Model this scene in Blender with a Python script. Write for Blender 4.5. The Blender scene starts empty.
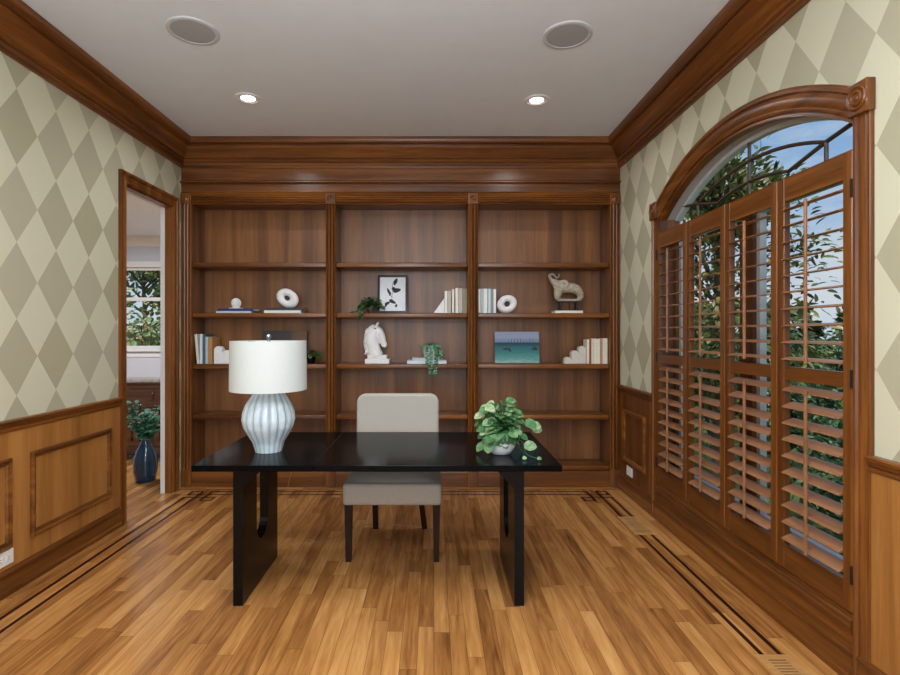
import bpy, bmesh, math, random
from mathutils import Vector, Matrix, Quaternion
random.seed(7)
R = math.radians
F, CX, CY, EYE = 520.0, 434.0, 332.0, 1.35
scene = bpy.context.scene
COL = scene.collection

def px(x, y):            # lateral position of a photo column at depth y
    return (x - CX) * y / F
def pz(v, y):            # height of a photo row at depth y
    return EYE - (v - CY) * y / F

# ------------------------------------------------------------------ materials
def srgb(r, g, b):
    f = lambda c: (c/255/12.92) if c/255 <= .04045 else ((c/255+.055)/1.055)**2.4
    return (f(r), f(g), f(b), 1)

def new_mat(name):
    m = bpy.data.materials.new(name); m.use_nodes = True
    nt = m.node_tree
    return m, nt, nt.nodes['Principled BSDF']

def N(nt, typ, **kw):
    n = nt.nodes.new(typ)
    for k, v in kw.items(): setattr(n, k, v)
    return n

def ramp(nt, stops):
    n = N(nt, 'ShaderNodeValToRGB')
    e = n.color_ramp.elements
    while len(e) < len(stops): e.new(.5)
    for i, (p, c) in enumerate(stops):
        e[i].position = p; e[i].color = c
    return n

def plain(name, col, rough=.5, metal=0, spec=.5, var=0.0, vscale=30, bump=0, bscale=200, coat=0):
    m, nt, b = new_mat(name)
    b.inputs['Base Color'].default_value = col
    b.inputs['Roughness'].default_value = rough
    b.inputs['Metallic'].default_value = metal
    b.inputs['Specular IOR Level'].default_value = spec
    if coat: b.inputs['Coat Weight'].default_value = coat; b.inputs['Coat Roughness'].default_value = .08
    tc = N(nt, 'ShaderNodeTexCoord')
    if var:
        n = N(nt, 'ShaderNodeTexNoise'); n.inputs['Scale'].default_value = vscale; n.inputs['Detail'].default_value = 4
        nt.links.new(tc.outputs['Object'], n.inputs['Vector'])
        rp = ramp(nt, [(.3, tuple(c*(1-var) for c in col[:3])+(1,)), (.7, tuple(min(1, c*(1+var)) for c in col[:3])+(1,))])
        nt.links.new(n.outputs['Fac'], rp.inputs['Fac']); nt.links.new(rp.outputs['Color'], b.inputs['Base Color'])
    if bump:
        n = N(nt, 'ShaderNodeTexNoise'); n.inputs['Scale'].default_value = bscale
        nt.links.new(tc.outputs['Object'], n.inputs['Vector'])
        bp = N(nt, 'ShaderNodeBump'); bp.inputs['Strength'].default_value = bump; bp.inputs['Distance'].default_value = .002
        nt.links.new(n.outputs['Fac'], bp.inputs['Height']); nt.links.new(bp.outputs['Normal'], b.inputs['Normal'])
    return m

def wood(name, dark, mid, light, axis, rough=.33, scale=1.0, spec=.5, contrast=1.0):
    """stained timber with grain running along one axis"""
    m, nt, b = new_mat(name)
    tc = N(nt, 'ShaderNodeTexCoord')
    mp = N(nt, 'ShaderNodeMapping')
    s = [26*scale]*3; s['xyz'.index(axis)] = 1.1*scale
    mp.inputs['Scale'].default_value = s
    nt.links.new(tc.outputs['Object'], mp.inputs['Vector'])
    n1 = N(nt, 'ShaderNodeTexNoise'); n1.inputs['Scale'].default_value = .55; n1.inputs['Detail'].default_value = 5; n1.inputs['Distortion'].default_value = .6
    n2 = N(nt, 'ShaderNodeTexNoise'); n2.inputs['Scale'].default_value = 5; n2.inputs['Detail'].default_value = 3
    nt.links.new(mp.outputs['Vector'], n1.inputs['Vector']); nt.links.new(mp.outputs['Vector'], n2.inputs['Vector'])
    mix = N(nt, 'ShaderNodeMath', operation='MULTIPLY_ADD')
    nt.links.new(n2.outputs['Fac'], mix.inputs[0]); mix.inputs[1].default_value = .35
    nt.links.new(n1.outputs['Fac'], mix.inputs[2])
    sub = N(nt, 'ShaderNodeMath', operation='SUBTRACT'); nt.links.new(mix.outputs[0], sub.inputs[0]); sub.inputs[1].default_value = .17
    w = .22/contrast
    rp = ramp(nt, [(.5-w, dark), (.5, mid), (.5+w, light)])
    nt.links.new(sub.outputs[0], rp.inputs['Fac'])
    nt.links.new(rp.outputs['Color'], b.inputs['Base Color'])
    b.inputs['Roughness'].default_value = rough
    b.inputs['Specular IOR Level'].default_value = spec
    return m

# ------------------------------------------------------------------ mesh builder
class MB:
    def __init__(s): s.v = []; s.f = []; s.t = []; s.cur = 0.5
    def add(s, vs, fs):
        o = len(s.v); s.v += [tuple(p) for p in vs]; s.f += [tuple(i+o for i in f) for f in fs]; s.t += [s.cur]*len(fs)
        return s
    def box(s, x0, x1, y0, y1, z0, z1, bev=0, seg=2, mat=None):
        if x1 < x0: x0, x1 = x1, x0
        if y1 < y0: y0, y1 = y1, y0
        if z1 < z0: z0, z1 = z1, z0
        if bev:
            bm = bmesh.new()
            bmesh.ops.create_cube(bm, size=1)
            for v in bm.verts:
                v.co = Vector(((x0+x1)/2 + v.co.x*(x1-x0), (y0+y1)/2 + v.co.y*(y1-y0), (z0+z1)/2 + v.co.z*(z1-z0)))
            bmesh.ops.bevel(bm, geom=list(bm.edges), offset=bev, segments=seg, profile=.5, affect='EDGES')
            if mat is not None: bmesh.ops.transform(bm, matrix=mat, verts=list(bm.verts))
            bm.verts.index_update()
            s.add([v.co.copy() for v in bm.verts], [[v.index for v in f.verts] for f in bm.faces]); bm.free()
            return s
        vs = [Vector((x, y, z)) for z in (z0, z1) for y in (y0, y1) for x in (x0, x1)]
        if mat is not None: vs = [mat @ p for p in vs]
        return s.add(vs, [(0,2,3,1),(4,5,7,6),(0,1,5,4),(2,6,7,3),(0,4,6,2),(1,3,7,5)])
    def prism(s, poly, axis, a, b, mat=None):
        """closed 2D polygon extruded along an axis. x:(y,z)  y:(x,z)  z:(x,y)"""
        def P(u, v, w):
            return {'x': (w, u, v), 'y': (u, w, v), 'z': (u, v, w)}[axis]
        n = len(poly)
        vs = [Vector(P(u, v, a)) for u, v in poly] + [Vector(P(u, v, b)) for u, v in poly]
        if mat is not None: vs = [mat @ p for p in vs]
        fs = [tuple(range(n)), tuple(range(2*n-1, n-1, -1))] + [(i, i+n, (i+1) % n + n, (i+1) % n) for i in range(n)]
        return s.add(vs, fs)
    def lathe(s, prof, c=(0,0,0), n=32, mat=None, rfun=None):
        """prof: (r, z) list; closed at the ends when r is 0"""
        vs, fs = [], []
        m = len(prof)
        for r, z in prof:
            for k in range(n):
                a = 2*math.pi*k/n
                rr = r*(rfun(a, z) if rfun else 1)
                p = Vector((rr*math.cos(a), rr*math.sin(a), z))
                if mat is not None: p = mat @ p
                vs.append(p + Vector(c))
        for i in range(m-1):
            for k in range(n):
                fs.append((i*n+k, i*n+(k+1) % n, (i+1)*n+(k+1) % n, (i+1)*n+k))
        return s.add(vs, fs)
    def cap_lathe(s, prof, c=(0,0,0), n=32, mat=None):
        s.lathe(prof, c, n, mat)
        o = len(s.v) - n*len(prof)
        s.f.append(tuple(o+k for k in range(n-1, -1, -1))); s.t.append(s.cur)
        o2 = len(s.v) - n
        s.f.append(tuple(o2+k for k in range(n))); s.t.append(s.cur)
        return s
    def tube(s, pts, rad, n=8):
        pts = [Vector(p) for p in pts]
        if not hasattr(rad, '__len__'): rad = [rad]*len(pts)
        vs, fs = [], []
        prev = None
        for i, p in enumerate(pts):
            d = (pts[min(i+1, len(pts)-1)] - pts[max(i-1, 0)]).normalized()
            if prev is None:
                up = Vector((0,0,1)) if abs(d.z) < .9 else Vector((1,0,0))
                a = d.cross(up).normalized()
            else:
                a = (prev - d*prev.dot(d)).normalized()
            prev = a
            b = d.cross(a)
            for k in range(n):
                t = 2*math.pi*k/n
                vs.append(p + (a*math.cos(t) + b*math.sin(t))*rad[i])
        m = len(pts)
        for i in range(m-1):
            for k in range(n):
                fs.append((i*n+k, i*n+(k+1) % n, (i+1)*n+(k+1) % n, (i+1)*n+k))
        fs.append(tuple(range(n-1, -1, -1))); fs.append(tuple(range((m-1)*n, m*n)))
        return s.add(vs, fs)
    def ball(s, c, r, sc=(1,1,1), n=16):
        vs, fs = [], []
        m = n//2
        prof = [(max(1e-5, math.sin(math.pi*i/m)), -math.cos(math.pi*i/m)) for i in range(m+1)]
        for q, z in prof:
            for k in range(n):
                a = 2*math.pi*k/n
                vs.append((c[0]+r*sc[0]*q*math.cos(a), c[1]+r*sc[1]*q*math.sin(a), c[2]+r*sc[2]*z))
        for i in range(m):
            for k in range(n):
                fs.append((i*n+k, i*n+(k+1) % n, (i+1)*n+(k+1) % n, (i+1)*n+k))
        return s.add(vs, fs)
    def leaf(s, pos, d, up, L, W, cup=.15, droop=.25, round_=False):
        d = Vector(d).normalized(); up = Vector(up)
        side = d.cross(up)
        if side.length < 1e-3: side = d.cross(Vector((1, .3, 0)))
        side.normalize(); nn = side.cross(d).normalized()
        prof = [(0, .02), (.18, .75), (.45, 1.0), (.75, .7), (1, .03)] if not round_ else [(0, .1), (.1, .7), (.4, 1.05), (.75, .85), (.93, .4), (1, .03)]
        vs, fs = [], []
        for t, w in prof:
            c = Vector(pos) + d*(L*t) - nn*(droop*L*t*t)
            hw = W*.5*w
            vs += [c - side*hw + nn*(cup*hw), c, c + side*hw + nn*(cup*hw)]
        for i in range(len(prof)-1):
            a = i*3
            fs += [(a, a+1, a+4, a+3), (a+1, a+2, a+5, a+4)]
        return s.add(vs, fs)
    def build(s, name, mat, parent=None, smooth=None, tint=False, kind=None, label=None, origin=None):
        me = bpy.data.meshes.new(name)
        o = Vector((0,0,0))
        if parent is not None:
            q = parent
            while q is not None: o = o + q.location; q = q.parent
        loc = Vector(origin) - o if origin is not None else Vector((0,0,0))
        base = o + loc
        me.from_pydata([(p[0]-base.x, p[1]-base.y, p[2]-base.z) for p in s.v], [], s.f)
        bm = bmesh.new(); bm.from_mesh(me); bmesh.ops.recalc_face_normals(bm, faces=bm.faces); bm.to_mesh(me); bm.free()
        me.materials.append(mat)
        if tint:
            at = me.attributes.new('tint', 'FLOAT', 'FACE')
            at.data.foreach_set('value', s.t)
        if smooth:
            me.shade_smooth(); me.set_sharp_from_angle(angle=R(smooth))
        me.update()
        ob = bpy.data.objects.new(name, me); COL.objects.link(ob)
        ob.location = loc
        if parent is not None: ob.parent = parent
        if kind: ob['kind'] = kind
        if label: ob['label'] = label
        return ob

def thing(name, label, cat, loc, group=None):
    o = bpy.data.objects.new(name, None); COL.objects.link(o)
    o.empty_display_size = .05
    o.location = loc; o['label'] = label; o['category'] = cat
    if group: o['group'] = group
    return o
def tag(o, label, cat, group=None):
    o['label'] = label; o['category'] = cat
    if group: o['group'] = group
    return o
def struct(name, loc=(0,0,0)):
    o = bpy.data.objects.new(name, None); COL.objects.link(o); o.location = loc; o['kind'] = 'structure'
    return o

def remeshed(mb, name, mat, parent, voxel, smooth_it=6, origin=None):
    tmp = mb.build(name+'_raw', mat, None)
    md = tmp.modifiers.new('r', 'REMESH'); md.mode = 'VOXEL'; md.voxel_size = voxel
    sm = tmp.modifiers.new('s', 'SMOOTH'); sm.iterations = smooth_it; sm.factor = .5
    dg = bpy.context.evaluated_depsgraph_get()
    me = bpy.data.meshes.new_from_object(tmp.evaluated_get(dg))
    me.name = name
    base = Vector((0,0,0)); q = parent
    while q is not None: base = base + q.location; q = q.parent
    me.transform(Matrix.Translation(-base))
    me.shade_smooth()
    old = tmp.data
    bpy.data.objects.remove(tmp); bpy.data.meshes.remove(old)
    ob = bpy.data.objects.new(name, me); COL.objects.link(ob); ob.parent = parent
    return ob

# ------------------------------------------------------------------ palette
WD, WM, WL = srgb(70, 38, 13), srgb(108, 62, 23), srgb(142, 87, 37)
M = {}
for ax in 'xyz':
    M['cherry_'+ax] = wood('cherry_'+ax, WD, WM, WL, ax, .3)
    M['wains_'+ax] = wood('wainscot_'+ax, srgb(136, 89, 40), srgb(160, 107, 52), srgb(180, 125, 65), ax, .38, .7)  # same wood as cherry, stronger light painted in as a lighter tone
M['back_z'] = wood('bookcase_back', srgb(90, 55, 28), srgb(122, 77, 40), srgb(150, 99, 56), 'z', .38, .6)
M['louver'] = wood('louver_wood', srgb(126, 84, 56), srgb(148, 102, 70), srgb(166, 118, 84), 'y', .35)
M['white_trim'] = plain('white_trim', srgb(225, 222, 218), .45, var=.02)
M['ceiling'] = plain('ceiling_paint', srgb(228, 240, 253), .9, var=.015, vscale=6)
M['hallwall'] = plain('hall_wall_paint', srgb(198, 200, 208), .8, var=.02)
M['black'] = plain('black_lacquer', (.0025, .003, .0035, 1), .14, spec=.06, var=.2, bump=.02, bscale=90)
M['blackmatte'] = plain('black_satin', (.003, .003, .0032, 1), .22, spec=.2, var=.2)
M['fabric'] = plain('oatmeal_fabric', srgb(180, 174, 164), .95, var=.07, vscale=220, bump=.6, bscale=420, spec=.1)
M['ebony'] = plain('dark_leg_wood', srgb(44, 27, 18), .4, var=.25, spec=.15)
M['bronze'] = plain('bronze_bar', srgb(70, 54, 42), .45, var=.15)
M['shade'] = plain('linen_shade', srgb(204, 210, 208), .9, var=.03, vscale=160, bump=.3, bscale=500)
M['nickel'] = plain('nickel', srgb(180, 182, 184), .25, metal=1, var=.05)
M['white_plaster'] = plain('white_plaster', srgb(232, 232, 232), .6, var=.05, vscale=40, bump=.15, bscale=120)
M['white_ceramic'] = plain('white_ceramic', srgb(236, 238, 240), .3, var=.03)
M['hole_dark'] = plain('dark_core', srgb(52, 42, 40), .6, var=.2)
M['greystone'] = plain('weathered_stone', srgb(170, 158, 140), .7, var=.3, vscale=45, bump=.6, bscale=70)
M['blackiron'] = plain('black_iron', srgb(24, 22, 22), .5, var=.2)
M['terracotta'] = plain('pale_stone', srgb(205, 200, 190), .7, var=.06)
M['plastic'] = plain('outlet_plastic', srgb(235, 232, 226), .35, var=.02)
M['slot'] = plain('outlet_slot', srgb(60, 56, 54), .5, var=.1)
M['speaker_grille'] = plain('speaker_grille', srgb(172, 178, 186), .7, var=.05, vscale=200, bump=.5, bscale=800)
M['speaker_ring'] = plain('speaker_ring', srgb(205, 210, 218), .5, var=.02)
M['bluevase'] = plain('blue_glaze', srgb(16, 58, 88), .12, var=.35, vscale=8, coat=.5)
M['sideboard'] = wood('sideboard_wood', srgb(102, 72, 56), srgb(132, 98, 78), srgb(152, 116, 94), 'x', .3)
M['sidetop'] = wood('sideboard_top', srgb(54, 32, 22), srgb(80, 50, 36), srgb(98, 64, 48), 'x', .08)
M['brass'] = plain('brass', srgb(200, 160, 90), .25, metal=1, var=.05)
M['pages'] = plain('book_pages', srgb(232, 226, 212), .8, var=.05, vscale=300)
M['cordmat'] = plain('clear_cord', srgb(150, 130, 108), .4, var=.02)
M['bark'] = plain('bark', srgb(92, 76, 62), .9, var=.35, vscale=14, bump=.8, bscale=40)
M['inlay'] = wood('walnut_inlay', srgb(34, 14, 9), srgb(50, 22, 14), srgb(70, 32, 20), 'y', .45, spec=.12)
M['register'] = wood('register_oak', srgb(168, 118, 66), srgb(188, 138, 82), srgb(204, 156, 98), 'x', .35)
M['reveal'] = plain('window_reveal', srgb(176, 170, 164), .6, var=.03)
M['sash'] = plain('sash_paint', srgb(196, 200, 204), .4, var=.02)

def leafmat(name, a, b, c=None, rough=.45, trans=.25):
    m, nt, bs = new_mat(name)
    at = N(nt, 'ShaderNodeAttribute', attribute_name='tint')
    st = [(0, a), (1, b)] if c is None else [(0, a), (.55, b), (1, c)]
    rp = ramp(nt, st)
    nt.links.new(at.outputs['Fac'], rp.inputs['Fac'])
    tc = N(nt, 'ShaderNodeTexCoord'); n = N(nt, 'ShaderNodeTexNoise'); n.inputs['Scale'].default_value = 60
    nt.links.new(tc.outputs['Object'], n.inputs['Vector'])
    r2 = ramp(nt, [(.35, (.62, .62, .62, 1)), (.65, (1.15, 1.15, 1.15, 1))])
    nt.links.new(n.outputs['Fac'], r2.inputs['Fac'])
    mx = N(nt, 'ShaderNodeMixRGB', blend_type='MULTIPLY'); mx.inputs[0].default_value = 1
    nt.links.new(rp.outputs['Color'], mx.inputs[1]); nt.links.new(r2.outputs['Color'], mx.inputs[2])
    nt.links.new(mx.outputs['Color'], bs.inputs['Base Color'])
    bs.inputs['Roughness'].default_value = rough
    tr = N(nt, 'ShaderNodeBsdfTranslucent'); nt.links.new(mx.outputs['Color'], tr.inputs['Color'])
    ms = N(nt, 'ShaderNodeMixShader'); ms.inputs[0].default_value = trans
    nt.links.new(bs.outputs[0], ms.inputs[1]); nt.links.new(tr.outputs[0], ms.inputs[2])
    nt.links.new(ms.outputs[0], nt.nodes['Material Output'].inputs['Surface'])
    return m
M['leaf_desk'] = leafmat('variegated_leaf', srgb(38, 84, 44), srgb(88, 142, 86), srgb(176, 200, 152))
M['leaf_dark'] = leafmat('dark_leaf', srgb(20, 44, 24), srgb(52, 92, 52), srgb(96, 128, 70))
M['leaf_teal'] = leafmat('grey_green_leaf', srgb(44, 104, 78), srgb(92, 156, 122), srgb(140, 190, 150), rough=.7)
M['leaf_mag'] = leafmat('magnolia_leaf', srgb(44, 60, 28), srgb(104, 118, 62), srgb(164, 158, 100), .35)
M['leaf_shrub'] = leafmat('shrub_leaf', srgb(18, 40, 26), srgb(56, 88, 50), srgb(112, 140, 96), .4)
M['leaf_far'] = leafmat('far_tree_leaf', srgb(40, 58, 34), srgb(84, 104, 62), srgb(120, 134, 90), .8)
M['leaf_hall'] = leafmat('autumn_leaf', srgb(84, 116, 64), srgb(146, 170, 112), srgb(198, 162, 118), .7)

# glass
def glassmat(name='window_glass'):
    m, nt, b = new_mat(name)
    nt.nodes.remove(b)
    t = N(nt, 'ShaderNodeBsdfTransparent'); t.inputs[0].default_value = (.96, .98, .98, 1)
    g = N(nt, 'ShaderNodeBsdfGlossy'); g.inputs['Roughness'].default_value = .02
    fr = N(nt, 'ShaderNodeFresnel'); fr.inputs['IOR'].default_value = 1.3
    mx = N(nt, 'ShaderNodeMixShader')
    ge = N(nt, 'ShaderNodeNewGeometry'); fm = N(nt, 'ShaderNodeMath', operation='MULTIPLY'); iv = N(nt, 'ShaderNodeMath', operation='SUBTRACT')
    iv.inputs[0].default_value = 1; nt.links.new(ge.outputs['Backfacing'], iv.inputs[1])
    nt.links.new(fr.outputs[0], fm.inputs[0]); nt.links.new(iv.outputs[0], fm.inputs[1])
    nt.links.new(fm.outputs[0], mx.inputs[0]); nt.links.new(t.outputs[0], mx.inputs[1]); nt.links.new(g.outputs[0], mx.inputs[2])
    nt.links.new(mx.outputs[0], nt.nodes['Material Output'].inputs['Surface'])
    return m
M['glass'] = glassmat()

# diamond wallpaper on (y, z)
def wallpaper(name, y0, z0, W, H):
    m, nt, b = new_mat(name)
    tc = N(nt, 'ShaderNodeTexCoord'); sp = N(nt, 'ShaderNodeSeparateXYZ')
    nt.links.new(tc.outputs['Object'], sp.inputs[0])
    def math_(op, a, bb=None):
        n = N(nt, 'ShaderNodeMath', operation=op)
        for i, q in enumerate((a, bb)):
            if q is None: continue
            if isinstance(q, (int, float)): n.inputs[i].default_value = q
            else: nt.links.new(q, n.inputs[i])
        return n.outputs[0]
    u = math_('DIVIDE', math_('SUBTRACT', sp.outputs['Y'], y0), W)
    v = math_('DIVIDE', math_('SUBTRACT', sp.outputs['Z'], z0), H)
    a = math_('FLOOR', math_('ADD', math_('ADD', u, v), .5))
    c = math_('FLOOR', math_('ADD', math_('SUBTRACT', u, v), .5))
    par = math_('FLOORED_MODULO', math_('ADD', a, c), 2)
    cb = N(nt, 'ShaderNodeCombineXYZ'); nt.links.new(a, cb.inputs[0]); nt.links.new(c, cb.inputs[1])
    wn = N(nt, 'ShaderNodeTexWhiteNoise'); nt.links.new(cb.outputs[0], wn.inputs['Vector'])
    rp = ramp(nt, [(0, srgb(182, 176, 154)), (.5, srgb(176, 171, 146)), (1, srgb(171, 166, 138))])
    nt.links.new(wn.outputs['Value'], rp.inputs['Fac'])
    mx = N(nt, 'ShaderNodeMixRGB'); nt.links.new(par, mx.inputs[0])
    mx.inputs[1].default_value = srgb(206, 203, 178); nt.links.new(rp.outputs['Color'], mx.inputs[2])
    nt.links.new(mx.outputs['Color'], b.inputs['Base Color'])
    b.inputs['Roughness'].default_value = .75; b.inputs['Specular IOR Level'].default_value = .25
    return m
M['paper_left'] = wallpaper('diamond_paper_left', 2.884, 1.8245, .286, .405)
M['paper_right'] = wallpaper('diamond_paper_right', 2.188, 2.446+.205, .283, .411)

# strip oak floor, boards along one axis
def oak_floor(name, along='y', w=.07, L=.85):
    m, nt, b = new_mat(name)
    tc = N(nt, 'ShaderNodeTexCoord'); sp = N(nt, 'ShaderNodeSeparateXYZ')
    nt.links.new(tc.outputs['Object'], sp.inputs[0])
    def mt(op, a, bb=None, cc=None):
        n = N(nt, 'ShaderNodeMath', operation=op)
        for i, q in enumerate((a, bb, cc)):
            if q is None: continue
            if isinstance(q, (int, float)): n.inputs[i].default_value = q
            else: nt.links.new(q, n.inputs[i])
        return n.outputs[0]
    X, Y = (sp.outputs['X'], sp.outputs['Y']) if along == 'y' else (sp.outputs['Y'], sp.outputs['X'])
    xr = mt('DIVIDE', X, w); row = mt('FLOOR', xr); fx = mt('SUBTRACT', xr, row)
    wr = N(nt, 'ShaderNodeTexWhiteNoise', noise_dimensions='1D'); nt.links.new(row, wr.inputs['W'])
    yr = mt('ADD', mt('DIVIDE', Y, L), mt('MULTIPLY', wr.outputs['Value'], 7.3))
    colm = mt('FLOOR', yr); fy = mt('SUBTRACT', yr, colm)
    cb = N(nt, 'ShaderNodeCombineXYZ'); nt.links.new(row, cb.inputs[0]); nt.links.new(colm, cb.inputs[1])
    wn = N(nt, 'ShaderNodeTexWhiteNoise', noise_dimensions='2D'); nt.links.new(cb.outputs[0], wn.inputs['Vector'])
    # grain, offset per board
    gv = N(nt, 'ShaderNodeCombineXYZ')
    nt.links.new(mt('MULTIPLY', X, 24), gv.inputs[0]); nt.links.new(mt('MULTIPLY', Y, 2.2), gv.inputs[1]); nt.links.new(mt('MULTIPLY', wn.outputs['Value'], 50), gv.inputs[2])
    n1 = N(nt, 'ShaderNodeTexNoise'); n1.inputs['Scale'].default_value = .9; n1.inputs['Detail'].default_value = 6; n1.inputs['Distortion'].default_value = 1.2
    nt.links.new(gv.outputs[0], n1.inputs['Vector'])
    n2 = N(nt, 'ShaderNodeTexNoise'); n2.inputs['Scale'].default_value = 4; n2.inputs['Detail'].default_value = 3
    nt.links.new(gv.outputs[0], n2.inputs['Vector'])
    tone = mt('ADD', mt('MULTIPLY', wn.outputs['Value'], .44), mt('ADD', mt('MULTIPLY', n1.outputs['Fac'], .9), mt('MULTIPLY', n2.outputs['Fac'], .25)))
    rp = ramp(nt, [(.0, srgb(94, 54, 26)), (.35, srgb(156, 103, 53)), (.62, srgb(190, 134, 75)), (1, srgb(218, 168, 106))])
    nt.links.new(mt('SUBTRACT', tone, .325), rp.inputs['Fac'])
    ex = mt('MULTIPLY', mt('MINIMUM', fx, mt('SUBTRACT', 1, fx)), w)
    ey = mt('MULTIPLY', mt('MINIMUM', fy, mt('SUBTRACT', 1, fy)), L)
    e = mt('LESS_THAN', mt('MINIMUM', ex, ey), .0012)
    mx = N(nt, 'ShaderNodeMixRGB'); nt.links.new(mt('MULTIPLY', e, .65), mx.inputs[0])
    nt.links.new(rp.outputs['Color'], mx.inputs[1]); mx.inputs[2].default_value = srgb(80, 46, 24)
    nt.links.new(mx.outputs['Color'], b.inputs['Base Color'])
    b.inputs['Roughness'].default_value = .25
    b.inputs['Specular IOR Level'].default_value = .5
    return m
M['oak_y'] = oak_floor('oak_boards_along', 'y')
M['oak_x'] = oak_floor('oak_boards_across', 'x')

# ------------------------------------------------------------------ room shell
XL, XR, YB, YF, H = -2.20, 1.62, 4.53, -2.4, 3.0
ceil = MB().box(XL-.12, XR+.2, YF-.1, 4.95, H, H+.12).build('ceiling', M['ceiling'], kind='structure')

fl = MB().box(XL-.08, XR+.02, YF, 4.44, -.05, 0).build('floor', M['oak_y'], kind='structure')
MB().box(XL-.08, XR+.02, 4.44, 4.88, -.05, 0).build('border_boards', M['oak_x'], fl)
MB().box(-7.6, XL-.08, 1.9, 9.1, -.05, 0).build('hall_boards', M['oak_y'], fl)
# walnut inlay lines with interlocked corners
def inlay(pts, w=.02):
    m = MB()
    for (x0, y0), (x1, y1) in zip(pts[:-1], pts[1:]):
        h = w/2
        m.box(min(x0, x1)-h, max(x0, x1)+h, min(y0, y1)-h, max(y0, y1)+h, -.002, .0008)
    return m
xs, ys = (1.21, 1.292, 1.372, 1.45), (4.163, 4.243, 4.317, 4.40)
ls = (-1.792, -1.872, -1.951, -2.041)
reg_y = [(3.46, 3.80), (1.85, 2.175)]
inlay([(ls[1], ys[3]), (xs[1], ys[3]), (xs[1], ys[0]), (xs[0], ys[0]), (xs[0], ys[1]), (xs[3], ys[1]), (xs[3], 3.80)]).build('border_inlay', M['inlay'], fl)
inlay([(ls[2], ys[2]), (xs[3], ys[2]), (xs[3], ys[3]), (xs[2], ys[3]), (xs[2], 3.80)]).build('border_inlay', M['inlay'], fl)
for x in (xs[2], xs[3]):
    inlay([(x, 3.46), (x, 2.175)]).build('border_inlay', M['inlay'], fl)
    inlay([(x, 1.85), (x, -1.5)]).build('border_inlay', M['inlay'], fl)
inlay([(ls[1], ys[3]), (ls[1], ys[0]), (ls[0], ys[0]), (ls[0], ys[1]), (ls[3], ys[1]), (ls[3], -1.5)]).build('border_inlay', M['inlay'], fl)
inlay([(ls[2], ys[2]), (ls[3], ys[2]), (ls[3], ys[3]), (ls[2], ys[3]), (ls[2], -1.5)]).build('border_inlay', M['inlay'], fl)

# left wall with doorway
DY0, DY1, DH = 3.70, 4.362, 2.402
wl = MB()
wl.prism([(YF, 0), (DY0, 0), (DY0, DH), (DY1, DH), (DY1, 0), (9.1, 0), (9.1, H), (YF, H)], 'x', XL-.075, XL)
wall_left = wl.build('wall_left', M['paper_left'], kind='structure')
MB().box(XL, XL+.012, YF, DY0-.075, .0, .85).build('wainscot', M['wains_z'], wall_left)
def panel_frame(y0, y1, z0, z1, x, sgn, w=.034, d=.02):
    """raised moulding rectangle lying on a side wall"""
    m = MB()
    prof = [(0, 0), (0, d*.6), (w*.25, d), (w*.5, d*.75), (w*.8, d*.6), (w, d*.15), (w, 0)]
    rings = []
    for (o, h) in prof:
        rings.append([(x+sgn*h, y0+o, z0+o), (x+sgn*h, y1-o, z0+o), (x+sgn*h, y1-o, z1-o), (x+sgn*h, y0+o, z1-o)])
    vs = [p for r in rings for p in r]; fs = []
    for i in range(len(rings)-1):
        for k in range(4):
            fs.append((i*4+k, i*4+(k+1) % 4, (i+1)*4+(k+1) % 4, (i+1)*4+k))
    n = len(rings)-1
    for k in range(4):
        fs.append((n*4+k, n*4+(k+1) % 4, (k+1) % 4, k))
    return m.add(vs, fs)
y1 = 3.515
for i in range(4):
    panel_frame(y1-.70, y1, .24, .70, XL+.012, 1).build('panel_moulding', M['cherry_y'], wall_left)
    y1 -= .83

def side_sweep(prof, x, sgn, y0, y1, mitre=False):
    """profile (d, z) run along y on a side wall"""
    n = len(prof)
    vs = [(x+sgn*d, y0, z) for d, z in prof] + [(x+sgn*d, y1-(d if mitre else 0), z) for d, z in prof]
    fs = [tuple(range(n)), tuple(range(2*n-1, n-1, -1))] + [(i, i+n, (i+1) % n+n, (i+1) % n) for i in range(n)]
    return MB().add(vs, fs)
base_prof = [(0, 0), (.026, 0), (.026, .02), (.018, .03), (.018, .1), (.024, .106), (.022, .118), (.014, .126), (.012, .135), (0, .135)]
rail_prof = [(0, .835), (.016, .835), (.02, .845), (.018, .855), (.026, .862), (.03, .874), (.036, .878), (.036, .89), (.028, .896), (0, .896)]
crown = [(0, 2.775), (.02, 2.775), (.024, 2.786), (.03, 2.79), (.03, 2.804), (.022, 2.808), (.022, 2.818), (.036, 2.822), (.042, 2.832), (.036, 2.84), (.036, 2.846), (.05, 2.852), (.062, 2.872), (.082, 2.9), (.1, 2.92), (.106, 2.936), (.1, 2.942), (.1, 2.948), (.14, 2.952), (.146, 2.962), (.15, 2.975), (.15, 2.9995), (0, 2.9995)]
side_sweep(base_prof, XL, 1, YF, DY0-.075).build('baseboard_left', M['cherry_y'], kind='structure')
side_sweep(rail_prof, XL, 1, YF, DY0-.074).build('trim_1', M['cherry_y'], kind='structure')
side_sweep(crown, XL, 1, YF, YB, True).build('trim_2', M['cherry_y'], kind='structure', smooth=25)
side_sweep(crown, XR, -1, YF, YB, True).build('trim_3', M['cherry_y'], kind='structure', smooth=25)
# back crown, mitred
n = len(crown)
vs = [(XL+d, YB-d, z) for d, z in crown] + [(XR-d, YB-d, z) for d, z in crown]
MB().add(vs, [tuple(range(n)), tuple(range(2*n-1, n-1, -1))] + [(i, i+n, (i+1) % n+n, (i+1) % n) for i in range(n)]).build('trim_4', M['cherry_x'], kind='structure', smooth=25)

wall_back = MB().box(XL-.1, XR+.1, 4.84, 4.95, 0, H).build('wall_back', M['cherry_z'], kind='structure')
wall_rear = MB().box(XL-.1, XR+.2, YF-.1, YF, 0, H).build('wall_rear', M['ceiling'], kind='structure')

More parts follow.
